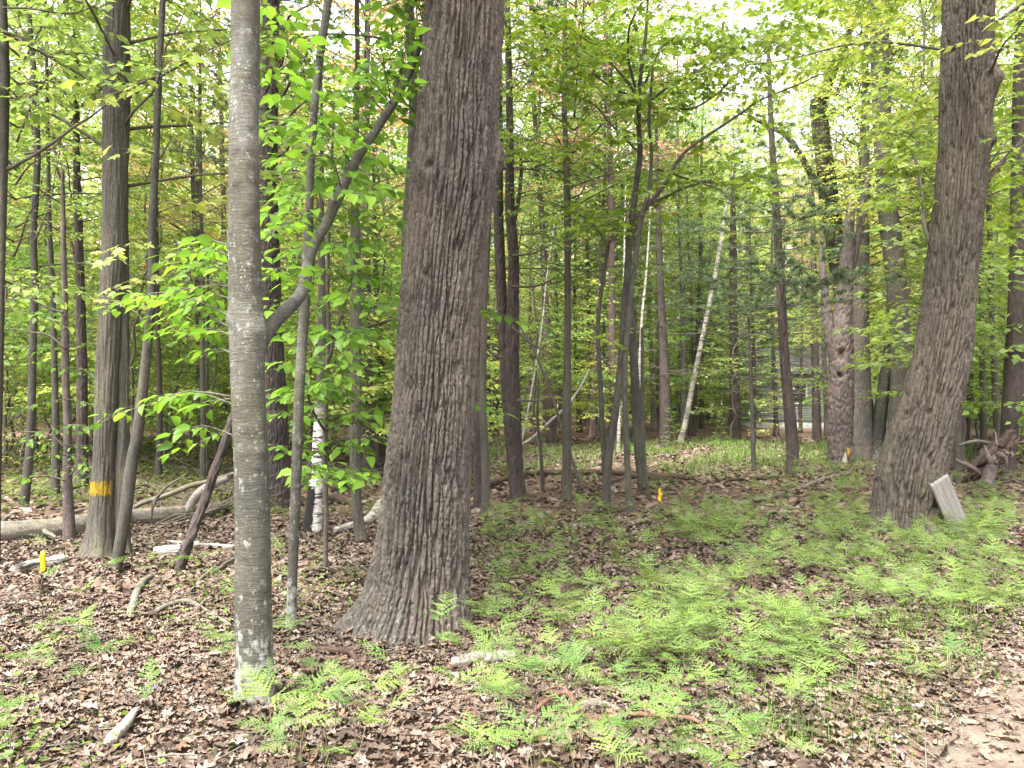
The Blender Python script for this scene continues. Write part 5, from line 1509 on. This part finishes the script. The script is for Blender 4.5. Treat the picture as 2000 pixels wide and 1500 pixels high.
# uprooted rotten stump beside the leaning oak
sb0 = at(1905, 935, 12.4)
root = thing('rotten_stump', 'uprooted rotten brown stump slab with broken root stubs beside the leaning oak', 'stump', (sb0[0], sb0[1], float(gh(sb0[0], sb0[1]))))
srng = np.random.default_rng(19)
for k_ in range(15):                                    # splintered slabs of the tilted root plate
    f0, f1 = srng.uniform(-.1, .35), srng.uniform(.65, 1.05)
    off = srng.uniform(0, 1)
    A0, B0 = np.array([1878 + 26 * off, 925 + 22 * off]), np.array([1972 + 24 * off, 828 + 34 * off])
    dd = 12.3 + .5 * srng.random()
    q0, q1 = A0 + (B0 - A0) * f0, A0 + (B0 - A0) * f1
    n = 9; t = np.linspace(0, 1, n)[:, None]
    Cc = at(q0[0], q0[1], dd) * (1 - t) + at(q1[0], q1[1], dd + .35) * t + .02 * srng.standard_normal((n, 3))
    Rr = np.interp(t[:, 0], [0, .15, .8, 1], [.02, .075, .06, .006]) * srng.uniform(.7, 1.3)
    mb = MB(); tube(mb, Cc, Rr, 9, lambda th, s_, rr, C_: .35 * rr * vnoise(np.cos(th) * 2 + k_, np.sin(th) * 2, s_ * 9) - .25 * rr * (np.cos(th * 2 + k_) > .3))
    ob('slab', mb.mesh('slab', M['rot'], root.location), root)
for k_, pts in enumerate([[(1925, 950, 24, 12.0), (1935, 925, 22, 12.1), (1946, 905, 16, 12.2), (1954, 886, 5, 12.3)], [(1872, 893, 6, 12.0), (1890, 906, 9, 11.9), (1914, 922, 8, 11.9)], [(1924, 868, 3, 12.1), (1932, 885, 9, 12.0), (1938, 902, 11, 12.0)], [(1938, 838, 2, 12.3), (1946, 852, 4, 12.2), (1950, 868, 5, 12.1)], [(1942, 888, 12, 12.0), (1958, 896, 10, 11.9), (1962, 915, 3, 11.9)]]):
    branch(root, pts, 12, 'dead', 10, .02, 140 + k_, name='root', wob=.05)
srng = np.random.default_rng(9)
for k_ in range(16):
    x0, y0 = srng.uniform(1880, 1990), srng.uniform(870, 945); a_ = srng.uniform(0, 6.28); l_ = srng.uniform(15, 55)
    d0 = srng.uniform(11.8, 12.6)
    branch(root, [(x0, y0, srng.uniform(3, 8), d0), (x0 + math.cos(a_) * l_ * .5, y0 + math.sin(a_) * l_ * .3, 4, d0 + .1), (x0 + math.cos(a_) * l_, y0 + math.sin(a_) * l_ * .5 + 4, 1.5, d0)], 12, 'dead' if k_ % 3 == 0 else 'rot', 6, .03, 170 + k_, name='root', wob=.05)
log('brush_branch', 'dark branch lying behind the rotten stump', [(1872, 870, 5, 14), (1905, 862, 7, 14), (1960, 868, 6, 14.2), (2020, 860, 6, 14.4)], 'twig', 8, .06, 36, cat='branch')

# arching vine in the foreground
vb = gnd(1130, 1500)
vine = thing('vine', 'arching red-brown bare vine stems looping above the ferns', 'vine', gnd(1240, 1480))
for k_, (pts, nm) in enumerate([
    ([(985, 1440, 7, 3.75), (1030, 1400, 8, 3.75), (1075, 1365, 9, 3.8), (1105, 1352, 10, 3.8), (1122, 1372, 10, 3.75), (1118, 1400, 9, 3.7), (1090, 1430, 8, 3.65), (1030, 1465, 8, 3.6), (960, 1500, 7, 3.5)], 'stem'),
    ([(1105, 1392, 7, 3.75), (1160, 1400, 8, 3.75), (1230, 1396, 8, 3.75), (1300, 1398, 8, 3.7), (1350, 1405, 8, 3.6), (1380, 1425, 7, 3.55), (1394, 1460, 6, 3.45), (1392, 1520, 5, 3.3)], 'stem'),
    ([(1060, 1350, 4, 3.9), (1095, 1342, 5, 3.85), (1125, 1368, 5, 3.8), (1135, 1420, 5, 3.7), (1145, 1510, 4, 3.45)], 'stem'),
    ([(898, 1450, 4, 3.6), (905, 1400, 4, 3.65), (918, 1384, 4, 3.7), (928, 1392, 4, 3.7), (925, 1450, 3, 3.6), (922, 1500, 3, 3.5)], 'tendril'),
    ([(1100, 1352, 3, 3.8), (1070, 1348, 3, 3.85), (1055, 1375, 3, 3.8), (1060, 1410, 2, 3.75)], 'tendril'),
    ([(1300, 1398, 3, 3.7), (1320, 1440, 3, 3.6), (1330, 1500, 3, 3.4)], 'tendril')]):
    branch(vine, pts, 3.7, 'vine', 8, .012, 160 + k_, name=nm, wob=.008)

# ------------------------------------------------------------------ markers, board, scrap
def stake(label, px, py, wpx, hpx, seed):
    b = gnd(px, py); d = gdepth(py)
    w, h = wpx * d / FPX, hpx * d / FPX
    root = thing('marker_stake', label, 'stake', b)
    mb = MB()
    V = []
    zz = np.linspace(-.06, h, 8)
    for q, z in enumerate(zz):
        t = .012 * vnoise(q * .6, seed)
        a = w / 2 * (1 if q < 7 else .8)
        V += [(-a + t, -.012, z), (a + t, -.012, z), (a + t, .012, z), (-a + t, .012, z)]
    F = [[4 * q + j, 4 * q + (j + 1) % 4, 4 * q + 4 + (j + 1) % 4, 4 * q + 4 + j] for q in range(7) for j in range(4)] + [[3, 2, 1, 0], [28, 29, 30, 31]]
    mb.add(np.array(V), tri(F))
    ob('stake', mb.mesh('stake', M['yellow']), root)
    root.rotation_euler = (0, math.radians(2 + seed), .2)
    return root
stake('short bright yellow wooden stake beside the crumbling birch log', 82, 1124, 9, 44, 1)
def flag(label, px, py, wpx, hpx, seed):
    """strip of yellow ribbon hanging on a thin wire pin"""
    b = gnd(px, py); d = gdepth(py)
    w, h = wpx * d / FPX, hpx * d / FPX
    root = thing('marker_flag', label, 'flag', b)
    mb = MB(); tube(mb, np.array([[0, 0, -.1], [0, 0, h * .5], [0, 0, h * 1.02]]), [.003] * 3, 6); ob('pin', mb.mesh('pin', M['steel']), root)
    zz = np.linspace(h * .12, h, 10); prof = np.interp(np.linspace(0, 1, 10), [0, .2, .6, .9, 1], [.55, .8, 1, .6, .35]) * w / 2
    V = []
    for q, z in enumerate(zz):
        o = .01 * math.sin(q * 1.3 + seed); yb = .008 * math.cos(q * 1.7)
        V += [(-prof[q] + o, -.006 + yb, z), (o, -.016 + yb, z), (prof[q] + o, -.006 + yb, z), (prof[q] + o, .0 + yb, z), (o, -.008 + yb, z), (-prof[q] + o, .0 + yb, z)]
    F = [[6 * q + j, 6 * q + (j + 1) % 6, 6 * q + 6 + (j + 1) % 6, 6 * q + 6 + j] for q in range(9) for j in range(6)]
    mb = MB(); mb.add(np.array(V), [tri(F), tri([[5, 4, 3, 2, 1, 0], [54, 55, 56, 57, 58, 59]])]); ob('ribbon', mb.mesh('ribbon', M['yellow']), root)
flag('yellow ribbon marker on a pin in the ferns near the clump maple', 1289, 985, 8, 34, 1)
flag('small yellow marker far behind the big oak near a dark branch', 753, 920, 7, 16, 2)

def board():
    d = 8.98
    bl, br = at(1853, 1030, d), at(1889, 1018, d + .05)
    tl, tr = at(1818, 939, d - .1), at(1848, 934, d - .06)
    cx = (bl + br) / 2
    root = thing('propped_board', 'weathered grey plank propped against the leaning oak foot', 'board', (cx[0], cx[1], float(gh(cx[0], cx[1]))))
    ax = norm((tl + tr) / 2 - (bl + br) / 2); sd = norm((br - bl) - ((br - bl) @ ax) * ax); nn = np.cross(sd, ax)
    Ln = np.linalg.norm((tl + tr) / 2 - cx); wd = np.linalg.norm(br - bl)
    nu, nv = 12, 22
    V, th = [], .024
    for face in (-1, 1):
        for j in range(nv + 1):
            for k in range(nu + 1):
                u = (k / nu - .5) * wd; v = j / nv * (Ln + .16) - .16
                v2 = v + (.005 * math.sin(k * 2.1) if j == nv else 0)
                u2 = u * (1 + .01 * math.sin(j * 1.3))
                V.append(np.array([u2, face * th / 2 + .002 * math.sin(k * 1.7), v2]))
    V = np.array(V); m = (nu + 1) * (nv + 1)
    idx = np.arange(m).reshape(nv + 1, nu + 1)
    F = [np.stack([idx[:-1, :-1], idx[:-1, 1:], idx[1:, 1:], idx[1:, :-1]], -1).reshape(-1, 4), np.stack([idx[:-1, :-1], idx[1:, :-1], idx[1:, 1:], idx[:-1, 1:]], -1).reshape(-1, 4) + m]
    per = np.concatenate([idx[0, :-1], idx[:-1, -1], idx[-1, :0:-1], idx[:0:-1, 0]])
    nx_ = np.roll(per, -1)
    F.append(np.stack([nx_, per, per + m, nx_ + m], -1))
    o = ob('plank', mk_mesh('plank', V, np.concatenate(F), M['board']), root)
    mt = np.eye(4); mt[:3, 0], mt[:3, 1], mt[:3, 2] = sd, np.cross(ax, sd), ax
    mt[:3, 3] = cx - np.array(root.location)
    o.matrix_basis = Matrix(mt.tolist())
board()
sb_ = gnd(297, 1367)
mb = MB(); V, F = place(T_OAK[2], np.array([[0, 0, .02]]), np.array([[1, .4, .1]]), np.array([[0, -.3, 1.0]]), [.05]); mb.add(V, F)
sc_ = thing('plastic_scrap', 'tiny scrap of blue-violet plastic lying on the brown leaves', 'scrap', sb_)
ob('scrap', mb.mesh('scrap', M['blue']), sc_)

MARKS = [('around the roots of the big oak', TREES['oak']['root'].location), ('at the foot of the lichen-speckled trunk', TREES['beech']['root'].location), ('beside the arching vine', vine.location), ('near the propped grey plank', TREES['oak2']['root'].location),
         ('at the edge of the bare track', Vector(gnd(1700, 1330))), ('near the clump maple', TREES['clump']['root'].location), ('near the yellow-banded trunk', TREES['twin']['root'].location), ('in the open ferny ground', Vector(gnd(1450, 1150)))]
def near_mark(p): return min(MARKS, key=lambda m: (m[1][0] - p[0]) ** 2 + (m[1][1] - p[1]) ** 2)[0]

# ------------------------------------------------------------------ leaf litter
lr_ = np.random.default_rng(200)
def litter_points(n, y0, y1, pow_=1.0):
    y = y0 + (y1 - y0) * lr_.random(n) ** pow_
    x = lr_.uniform(-1, 1, n) * (y * .72 + .6)
    return x, y
def litter_batch(x, y, size, tilt, zmax):
    n = len(x)
    z = gh(x, y) + .012 * vnoise(x * 4, y * 4, 0, 3) + .004 + lr_.random(n) * zmax
    a = lr_.uniform(0, 6.283, n)
    A = np.stack([np.cos(a), np.sin(a), tilt * .6 * lr_.standard_normal(n)], -1)
    Nn = np.stack([tilt * lr_.standard_normal(n), tilt * lr_.standard_normal(n), np.ones(n)], -1)
    return np.stack([x, y, z], -1), A, Nn, size * np.clip(lr_.lognormal(-.05, .38, n), .35, 1.55)
mb = MB()
def on_path(x, y): return dirt_side(x, y) > np.where(lr_.random(len(x)) < .06, 9, lr_.normal(-.05, .2, len(x)))
x, y = litter_points(31000, 1.8, 6.0, .62); m = ~on_path(x, y); x, y = x[m], y[m]
P, A, Nn, S = litter_batch(x, y, .055, .27, .022)
# individual leaves: those showing largest
pxl = 1000 + P[:, 0] / P[:, 1] * FPX; pyl = HOR - (P[:, 2] - CAMZ) / P[:, 1] * FPX
ok = (pxl > 5) & (pxl < 1995) & (pyl < 1495) & (P[:, 1] < 4.4)
cand = np.where(ok)[0]; cand = cand[np.argsort(-(P[cand, 2] * 0 + S[cand] / P[cand, 1] + .004 * lr_.random(len(cand))))][:290]
P[cand, 2] += .008
lm = [mk_mesh('dead_leaf', t[0], t[1], M['litter'], False, np.zeros(len(t[0]))) for t in T_OAK]
An = norm(A); Nm = norm(Nn - (Nn * An).sum(-1, keepdims=True) * An); Bn = np.cross(Nm, An)
for q, ix in enumerate(cand):
    nmk = near_mark(P[ix])
    o = ob('dead_leaf', lm[q % 4], None, label=('flat', 'curled', 'tightly folded', 'nearly flat')[q % 4] + ' brown dead oak leaf on the floor ' + nmk, cat='leaf', group='loose dead leaves ' + nmk)
    s = float(S[ix]) * 1.1
    mt = np.eye(4); mt[:3, 0], mt[:3, 1], mt[:3, 2], mt[:3, 3] = An[ix] * s, Bn[ix] * s, Nm[ix] * s, P[ix]
    o.matrix_basis = Matrix(mt.tolist())
rest = np.setdiff1d(np.arange(len(P)), cand)
for t in range(4):
    r_ = rest[t::4]
    V, F = place(T_OAK[t], P[r_], A[r_], Nn[r_], S[r_])
    mb.add(V, F, np.repeat(lr_.random(len(r_)), len(T_OAK[t][0])))
x, y = litter_points(42000, 5.8, 10.5, .7); m = ~on_path(x, y); x, y = x[m], y[m]
P, A, Nn, S = litter_batch(x, y, .065, .4, .03)
V, F = place((T_BEECH[0] * np.array([1, .85, 2.5]) - np.array([.5, 0, 0]), T_BEECH[1]), P, A, Nn, S); mb.add(V, F, np.repeat(lr_.random(len(P)), 8))
x, y = litter_points(45000, 1.8, 9.0, .7); m = dirt_side(x, y) < lr_.normal(.25, .45, len(x)); x, y = x[m], y[m]
P, A, Nn, S = litter_batch(x, y, .026, .4, .03)
V, F = place(T_KITE, P, A, Nn, S); mb.add(V, F, np.repeat(lr_.random(len(P)), 4))
x, y = litter_points(46000, 9.5, 32.0, .75)
P, A, Nn, S = litter_batch(x, y, .11, .5, .05)
V, F = place(T_KITE, P, A, Nn, S); mb.add(V, F, np.repeat(lr_.random(len(P)), 4))
for key, n_, r0_, r1_ in (('oak', 700, .36, .75), ('beech', 420, .10, .34), ('slim', 160, .04, .2), ('twin', 420, .26, .6), ('oak2', 600, .42, .8), ('curve', 120, .05, .22), ('sap', 90, .03, .18), ('tan', 140, .09, .3), ('clump', 160, .06, .3)):
    l_ = TREES[key]['root'].location
    a_ = lr_.uniform(0, 6.283, n_); q_ = lr_.random(n_) ** 1.6; rr_ = r0_ + (r1_ - r0_) * q_
    x, y = l_[0] + np.cos(a_) * rr_, l_[1] + np.sin(a_) * rr_
    P, A, Nn, S = litter_batch(x, y, .058, .45, .02)
    P[:, 2] += .05 * (1 - q_) * lr_.random(n_)                    # leaves drifted up against the foot
    V, F = place(T_OAK[1], P, A, Nn, S); mb.add(V, F, np.repeat(lr_.random(n_), len(T_OAK[1][0])))
ob('leaf_litter', mb.mesh('leaf_litter', M['litter']), None, kind='stuff', label='carpet of brown and tan dead leaves over the forest floor', cat='leaf litter')
# small twigs strewn in the litter
mb = MB()
for q in range(1500):
    yy = 2.2 + 11 * lr_.random() ** 1.5; xx = lr_.uniform(-1, 1) * (yy * .7 + .4); a = lr_.uniform(0, 6.28); ln = lr_.uniform(.08, .5)
    zz = float(gh(xx, yy)) + .02
    dv = np.array([math.cos(a), math.sin(a), 0])
    p0 = np.array([xx, yy, zz]); p1 = p0 + dv * ln; p1[2] = float(gh(p1[0], p1[1])) + lr_.uniform(.015, .07)
    pm = (p0 + p1) / 2 + lr_.normal(0, .06 * ln + .004, 3); pm[2] = max(pm[2], zz)
    rd = lr_.uniform(.0015, .005)
    tube(mb, np.stack([p0, pm, p1]), [rd, rd * .8, rd * .4], 4)
ob('strewn_twigs', mb.mesh('strewn_twigs', M['log'], smooth=True), None, kind='stuff', label='small broken twigs strewn over the dead leaves', cat='twigs')

# ------------------------------------------------------------------ ferns
def frond_mesh(seed, npair=11, npin=4, spread=.52):
    """triangular twice-divided frond, unit length along +x, blade in xy, tips drooping"""
    rng = np.random.default_rng(seed)
    V, F, R = [], [], []
    def tri_(a, b, c, r):
        k = len(V); V.extend([a, b, c]); F.append([k, k + 1, k + 2]); R.extend([r] * 3)
    zf = lambda u, v: .05 * math.sin(u * 2.4) - .22 * u ** 2 - .28 * v * v
    def pt(u, v): return (u, v, zf(u, v))
    for a, b in zip(np.linspace(0, .93, 9)[:-1], np.linspace(0, .93, 9)[1:]):
        w = .008 * (1.2 - a)
        tri_(pt(a, -w), pt(b, -w * .8), pt(b, w * .8), .4); tri_(pt(a, -w), pt(b, w * .8), pt(a, w), .4)
    for j in range(npair):
        t = .10 + .88 * j / (npair - 1)
        ln = spread * (1 - t) ** .85 * rng.uniform(.88, 1.08) + .035
        for sg in (-1, 1):
            ang = math.radians(60 - 18 * t + rng.uniform(-11, 11))
            du, dv = math.cos(ang), math.sin(ang) * sg
            lift = rng.uniform(-.25, .2)
            m = max(3, int(round(npin * ln / spread + 2)))
            r = rng.random() * .25 + .35
            for q in range(m):
                f = (q + .3) / m
                u0, v0 = t + du * ln * f, dv * ln * f
                pl = (.046 * (1 - f) ** .6 + .012) * (ln / spread) ** .5 * rng.uniform(.8, 1.15)
                hw = ln / m * .56
                for s2 in (-1, 1):
                    a2 = math.atan2(dv, du) + s2 * math.radians(66)
                    uu, vv = u0 + math.cos(a2) * pl, v0 + math.sin(a2) * pl
                    b0, b1 = (u0 - du * hw, v0 - dv * hw), (u0 + du * hw, v0 + dv * hw)
                    p0, p1, p2 = pt(*b0), pt(*b1), pt(uu, vv)
                    dz = lift * ln
                    tri_((p0[0], p0[1], p0[2] + dz * f), (p1[0], p1[1], p1[2] + dz * f), (p2[0], p2[1], p2[2] + dz * f - .012), r)
            u1, v1 = t + du * ln * 1.04, dv * ln * 1.04
            tri_(pt(u1, v1), pt(u1 - du * ln * .12 + dv * .012, v1 - dv * ln * .12 - du * .012), pt(u1 - du * ln * .12 - dv * .012, v1 - dv * ln * .12 + du * .012), r)
    return mk_mesh('frond', np.array(V), np.array(F), M['fern'], False, np.array(R)), np.array(V), np.array(F)
FR = [frond_mesh(300 + q, 8 + q % 3, 4, (.5, .56, .46)[q % 3]) for q in range(4)]
FRS = frond_mesh(320, 6, 3, .5)
M['stalk'] = plain('fern_stalk', (.10, .085, .045), .7, 20, .35)
M['stalkg'] = plain('green_stalk', (.13, .17, .045), .7, 20, .3)
F_COL = [(.125, .2, .056), (.115, .185, .05), (.135, .205, .056), (.1, .172, .05)]
ft = np.random.default_rng(310)
def fern_protos():
    out = []
    for q in range(7):
        h = ft.uniform(.22, .42)
        mb = MB()
        lean = ft.uniform(-.06, .06, 2)
        t = np.linspace(0, 1, 7)[:, None]
        C = np.concatenate([lean * t ** 2, -.04 + (h + .04) * t], 1)
        tube(mb, C, np.linspace(.0042, .0026, 7), 6)
        st = mb.mesh('stalk', M['stalk'], smooth=True)
        top = C[-1]
        fr = []
        n = (3, 3, 2, 3, 2, 3, 1)[q]
        base = ft.uniform(0, 6.28)
        for j in range(n):
            if n == 3: a = base + (0, 1.75, -1.75)[j] + ft.uniform(-.2, .2); s = (.27, .22, .21)[j] * ft.uniform(.85, 1.15)
            elif n == 2: a = base + (0, 2.7)[j] + ft.uniform(-.2, .2); s = .24 * ft.uniform(.85, 1.15)
            else: a = base; s = .3
            el = ft.uniform(.0, .75); roll = ft.uniform(-.4, .4)
            mt = Matrix.Translation(Vector(top.tolist())) @ Matrix.Rotation(a, 4, 'Z') @ Matrix.Rotation(-el, 4, 'Y') @ Matrix.Rotation(roll, 4, 'X') @ Matrix.Scale(s, 4)
            fr.append((FR[ft.integers(4)][0], mt))
        out.append((st, fr))
    return out
FP = fern_protos()
def blocked(x, y, r=.12):
    for k in ('oak', 'beech', 'slim', 'oak2', 'twin', 'sap'):
        l = TREES[k]['root'].location
        rad = {'oak': .5, 'oak2': .5, 'beech': .12, 'twin': .3}.get(k, .06)
        if (x - l[0]) ** 2 + (y - l[1]) ** 2 < (rad + r) ** 2: return True
    return False
def fern(px, py, sc=1.0, rot=None):
    p = gnd(px, py)
    if blocked(p[0], p[1], .03): return
    st, fr = FP[ft.integers(len(FP))]
    lab = {1: 'single-frond', 2: 'two-fronded', 3: 'three-fronded'}[len(fr)] + ' bright green fern ' + near_mark(p)
    root = thing('fern', lab, 'fern', p, lab.replace('fern', 'ferns'))
    root.rotation_euler = (ft.uniform(-.08, .08), ft.uniform(-.08, .08), ft.uniform(0, 6.28) if rot is None else rot)
    s = sc * ft.uniform(.5, .88); root.scale = (s, s, s)
    ob('stalk', st, root)
    c = F_COL[ft.integers(4)]
    for me, mt in fr:
        o = ob('frond', me, root, vary(c, .06)); o.matrix_basis = mt
NF = 0
for (px, py, sc) in [(595, 1330, 1.0), (480, 1405, 1.0), (440, 1360, .85), (530, 1480, 1.1), (585, 1490, 1.1), (640, 1500, 1.1), (500, 1440, .9), (800, 1262, .7), (830, 1290, .9), (870, 1300, 1.0), (900, 1310, .9), (965, 1250, 1.0), (1000, 1275, .95), (940, 1235, .9), (850, 1330, .9), (1090, 1345, .9), (1060, 1360, .9), (1265, 1490, 1.1), (1225, 1470, 1.0), (1300, 1500, 1.05), (1460, 1425, 1.0), (1560, 1445, .9), (1600, 1405, .95), (1550, 1420, .9), (1400, 1400, .9), (740, 1480, 1.1), (700, 1500, 1.0), (920, 1495, 1.05), (960, 1500, 1.0), (560, 1560, 1.1), (620, 1590, 1.1), (690, 1570, 1.1), (930, 1590, 1.1), (1220, 1580, 1.1), (1270, 1560, 1.1), (690, 1400, .9), (780, 1420, .9), (1010, 1440, .95), (1050, 1470, .95), (720, 1450, 1.0), (380, 1165, 1.0), (350, 1160, .9), (405, 1150, .9), (270, 1160, .8), (225, 1175, .8), (15, 1500, 1.0), (5, 1480, .9), (1800, 1260, 1.0), (1640, 1270, 1.0), (1560, 1290, 1.0), (1545, 1255, .9), (1920, 1130, 1.1), (1950, 1110, 1.1), (1880, 1160, 1.0), (1850, 1140, 1.0), (1870, 1060, 1.0), (1900, 1050, 1.0), (1840, 1070, .9), (1230, 1190, .9), (1320, 1180, .9)]:
    fern(px, py, sc); NF += 1
def fern_density(px, py):
    d = 0.0
    if px > 900: d = .5
    if px > 1250 and py < 1330: d = 1.0
    if px > 1650 and py > 1270: d = .12
    if px > 1500 and py > 1330: d = .2
    if px < 900: d = .10
    if 420 < px < 900 and py > 1330: d = .45
    if 450 < px < 1420 and py > 1470: d = .42
    if 100 < px < 420 and 1120 < py < 1330: d = .22
    if 660 < px < 930 and py < 1260: d = 0
    if dirt_side(*gnd(px, py)[:2]) > -.1: d = 0
    return d * (.35 + .65 * (vnoise(px * .011, py * .016, 0, 44) > -.25))
tries = 0
while NF < 295 and tries < 6000:
    tries += 1
    py = 1050 + 560 * ft.random() ** 1.05; px = ft.uniform(0, 2000)
    if ft.random() < fern_density(px, py):
        fern(px, py, ft.uniform(.7, 1.05)); NF += 1
# the ferns further back, past those: one stuff object of small fronds
def multi_frond(pts, scale, col_name, V0, F0):
    V_, F_, R_ = [], [], []
    k = 0
    for (x, y, z, s) in pts:
        for j in range(3):
            a = ft.uniform(0, 6.28); el = ft.uniform(-.1, 1.0)
            ca, sa, ce, se = math.cos(a), math.sin(a), math.cos(el), math.sin(el)
            u, v, w = V0[:, 0], V0[:, 1], V0[:, 2]
            u2 = u * ce - w * se; w2 = u * se + w * ce
            V_.append(np.stack([x + s * (u2 * ca - v * sa), y + s * (u2 * sa + v * ca), z + s * w2], -1))
            F_.append(F0 + k); k += len(V0)
            R_.append(np.full(len(V0), .3 + .4 * ft.random()))
    return np.concatenate(V_), np.concatenate(F_), np.concatenate(R_)
pts = []
while len(pts) < 1250:
    py = 925 + 430 * ft.random() ** 1.3; px = (ft.uniform(880, 2000) if ft.random() < .5 else ft.uniform(1250, 2000)) if ft.random() < .93 else ft.uniform(0, 880)
    dn = (.6 if py < 1000 else 1.0) * (.05 + .95 * (vnoise(px * .014, py * .036, 0, 45) + .9 * vnoise(px * .045, py * .1, 0, 46) > .12))
    if px < 880: dn *= .25
    if py > 1090: dn *= .65
    if px > 1600 and py > 1230: dn *= .3
    if 640 < px < 940 and py > 1000: continue
    if dirt_side(*gnd(px, py)[:2]) > -.1: continue
    if ft.random() > dn: continue
    p = gnd(px, py)
    if blocked(p[0], p[1], .05): continue
    pts.append((p[0], p[1], p[2] + ft.uniform(.08, .3), ft.uniform(.1, .22)))
V, F, R = multi_frond(pts, 1, None, FRS[1], FRS[2])
ob('fern_carpet', mk_mesh('fern_carpet', V, F, M['fern'], False, R), None, (.135, .2, .06), kind='stuff', label='carpet of small bright ferns spreading back toward the clearing', cat='ferns')

# ------------------------------------------------------------------ grass and small ground plants
def blades(P, h, w, rng, lean=.5):
    n = len(P)
    a = rng.uniform(0, 6.283, n); l = rng.uniform(.1, 1, n) * lean
    hh = h * rng.uniform(.5, 1.25, n)
    d = np.stack([np.cos(a), np.sin(a), 0 * a], -1); s = np.stack([-np.sin(a), np.cos(a), 0 * a], -1)
    w = w * rng.uniform(.7, 1.2, n)
    b0, b1 = P - s * w[:, None], P + s * w[:, None]
    mid = P + d * (hh * l * .35)[:, None] + UP * (hh * .62)[:, None]
    m0, m1 = mid - s * (w * .8)[:, None], mid + s * (w * .8)[:, None]
    tip = P + d * (hh * l)[:, None] + UP * (hh * (1 - .25 * l))[:, None]
    V = np.stack([b0, b1, m0, m1, tip], 1).reshape(-1, 3)
    k = (np.arange(n) * 5)[:, None]
    F = np.concatenate([k + [[0, 1, 3]], k + [[0, 3, 2]], k + [[2, 3, 4]]])
    return V, F, np.repeat(rng.random(n), 5)
gr_ = np.random.default_rng(400)
P = []
for (px, py, n, sp) in [(1590, 1330, 60, .12), (1640, 1300, 60, .12), (1580, 1420, 90, .14), (1540, 1460, 80, .14), (1610, 1380, 50, .1), (1760, 1260, 90, .14), (1800, 1230, 70, .12), (1880, 1250, 90, .12), (1890, 1230, 60, .1), (1850, 1290, 60, .12), (1980, 1190, 160, .16), (1990, 1170, 80, .12), (1745, 1240, 40, .08), (1885, 1280, 60, .08), (1780, 1310, 60, .12), (1720, 1370, 50, .1), (1800, 1400, 50, .1), (1700, 1395, 30, .08), (1850, 1330, 40, .1), (1940, 1340, 30, .08), (1480, 1440, 40, .1), (1330, 1440, 30, .1), (970, 1050, 80, .25), (985, 1080, 60, .2), (1500, 1400, 40, .1), (1680, 1470, 30, .1), (1780, 1450, 20, .08)]:
    c = gnd(px, py); q = gr_.normal(0, sp, (n, 2)) + c[:2]
    P.append(np.stack([q[:, 0], q[:, 1], gh(q[:, 0], q[:, 1]) - .01], -1))
V, F, R = blades(np.concatenate(P), .15, .0019, gr_, 1.1)
ob('grass_tufts', mk_mesh('grass_tufts', V, F, M['grass'], False, R), None, (.075, .14, .025), kind='stuff', label='tufts of thin green grass along the edge of the bare track', cat='grass')
y = np.sqrt(gr_.uniform(15.5 ** 2, 30 ** 2, 42000)); px = gr_.uniform(860, 1900, 42000)
m = (vnoise(px * .008, y * .3, 0, 61) + .5 * vnoise(px * .03, y * .9, 0, 65) > -.2 + .3 * (y < 17.5)) & (gr_.random(42000) < .35 + .65 * sstep(15.5, 19, y))
x = (px[m] - 1000) / FPX * y[m]; y = y[m]
V, F, R = blades(np.stack([x, y, gh(x, y)], -1), .17 * (.5 + .9 * np.clip(vnoise(x * .8, y * .8, 0, 64) + .5, 0, 1)), .006, gr_, .9)
ob('clearing_grass', mk_mesh('clearing_grass', V, F, M['grass'], False, R), None, (.115, .19, .05), kind='stuff', label='soft green grass of the small clearing beyond the dark log', cat='grass')
# low seedlings and moss-green ground plants
n = 34000
y = 2.6 + 22 * gr_.random(n) ** 1.35; px = gr_.uniform(-20, 2020, n); x = (px - 1000) / FPX * y
m = (fbm(x * .9, y * .9, 0, 2, 62) > gr_.normal(.12, .12, n)) & (dirt_side(x, y) < -.1)
x, y = x[m], y[m]
P = np.stack([x, y, gh(x, y) + gr_.uniform(.02, .12, len(x))], -1)
a = gr_.uniform(0, 6.28, len(x))
V, F = place(T_KITE, P, np.stack([np.cos(a), np.sin(a), gr_.uniform(-.2, .5, len(x))], -1), UP + .4 * gr_.standard_normal((len(x), 3)), gr_.uniform(.015, .045, len(x)))
ob('ground_plants', mk_mesh('ground_plants', V, F, M['leaf'], False, np.repeat(gr_.random(len(x)), 4)), None, (.12, .22, .04), kind='stuff', label='small green seedlings scattered over the brown leaf litter', cat='ground cover')
n = 16000
y = np.sqrt(gr_.uniform(10.5 ** 2, 30 ** 2, n)); px = gr_.uniform(-40, 760, n); x = (px - 1000) / FPX * y
m = fbm(x * .4, y * .4, 0, 2, 63) > -.15
x, y = x[m], y[m]
P = np.stack([x, y, gh(x, y) + gr_.uniform(.03, .18, len(x))], -1); a = gr_.uniform(0, 6.28, len(x))
V, F = place(T_KITE, P, np.stack([np.cos(a), np.sin(a), gr_.uniform(-.2, .5, len(x))], -1), UP + .4 * gr_.standard_normal((len(x), 3)), gr_.uniform(.05, .12, len(x)))
ob('ground_plants', mk_mesh('ground_plants', V, F, M['leaf'], False, np.repeat(gr_.random(len(x)), 4)), None, (.10, .15, .04), kind='stuff', label='low dull green plants under the trees behind the fallen log', cat='ground cover')
# bushes at the clearing's far edge
for (px, py, sc, lab) in [(1318, 890, .42, 'small bright green bush at the foot of the leaning birch'), (1408, 893, .34, 'little green bush right of the leaning birch in the clearing'), (970, 912, .4, 'small green bush beside the pine pair at the clearing edge')]:
    p = gnd(px, py)
    woods_tree('bush', PU[3], p[0], p[1], sc, px, lab, None, (.12, .1, .08), G_BEECH, cat='bush')
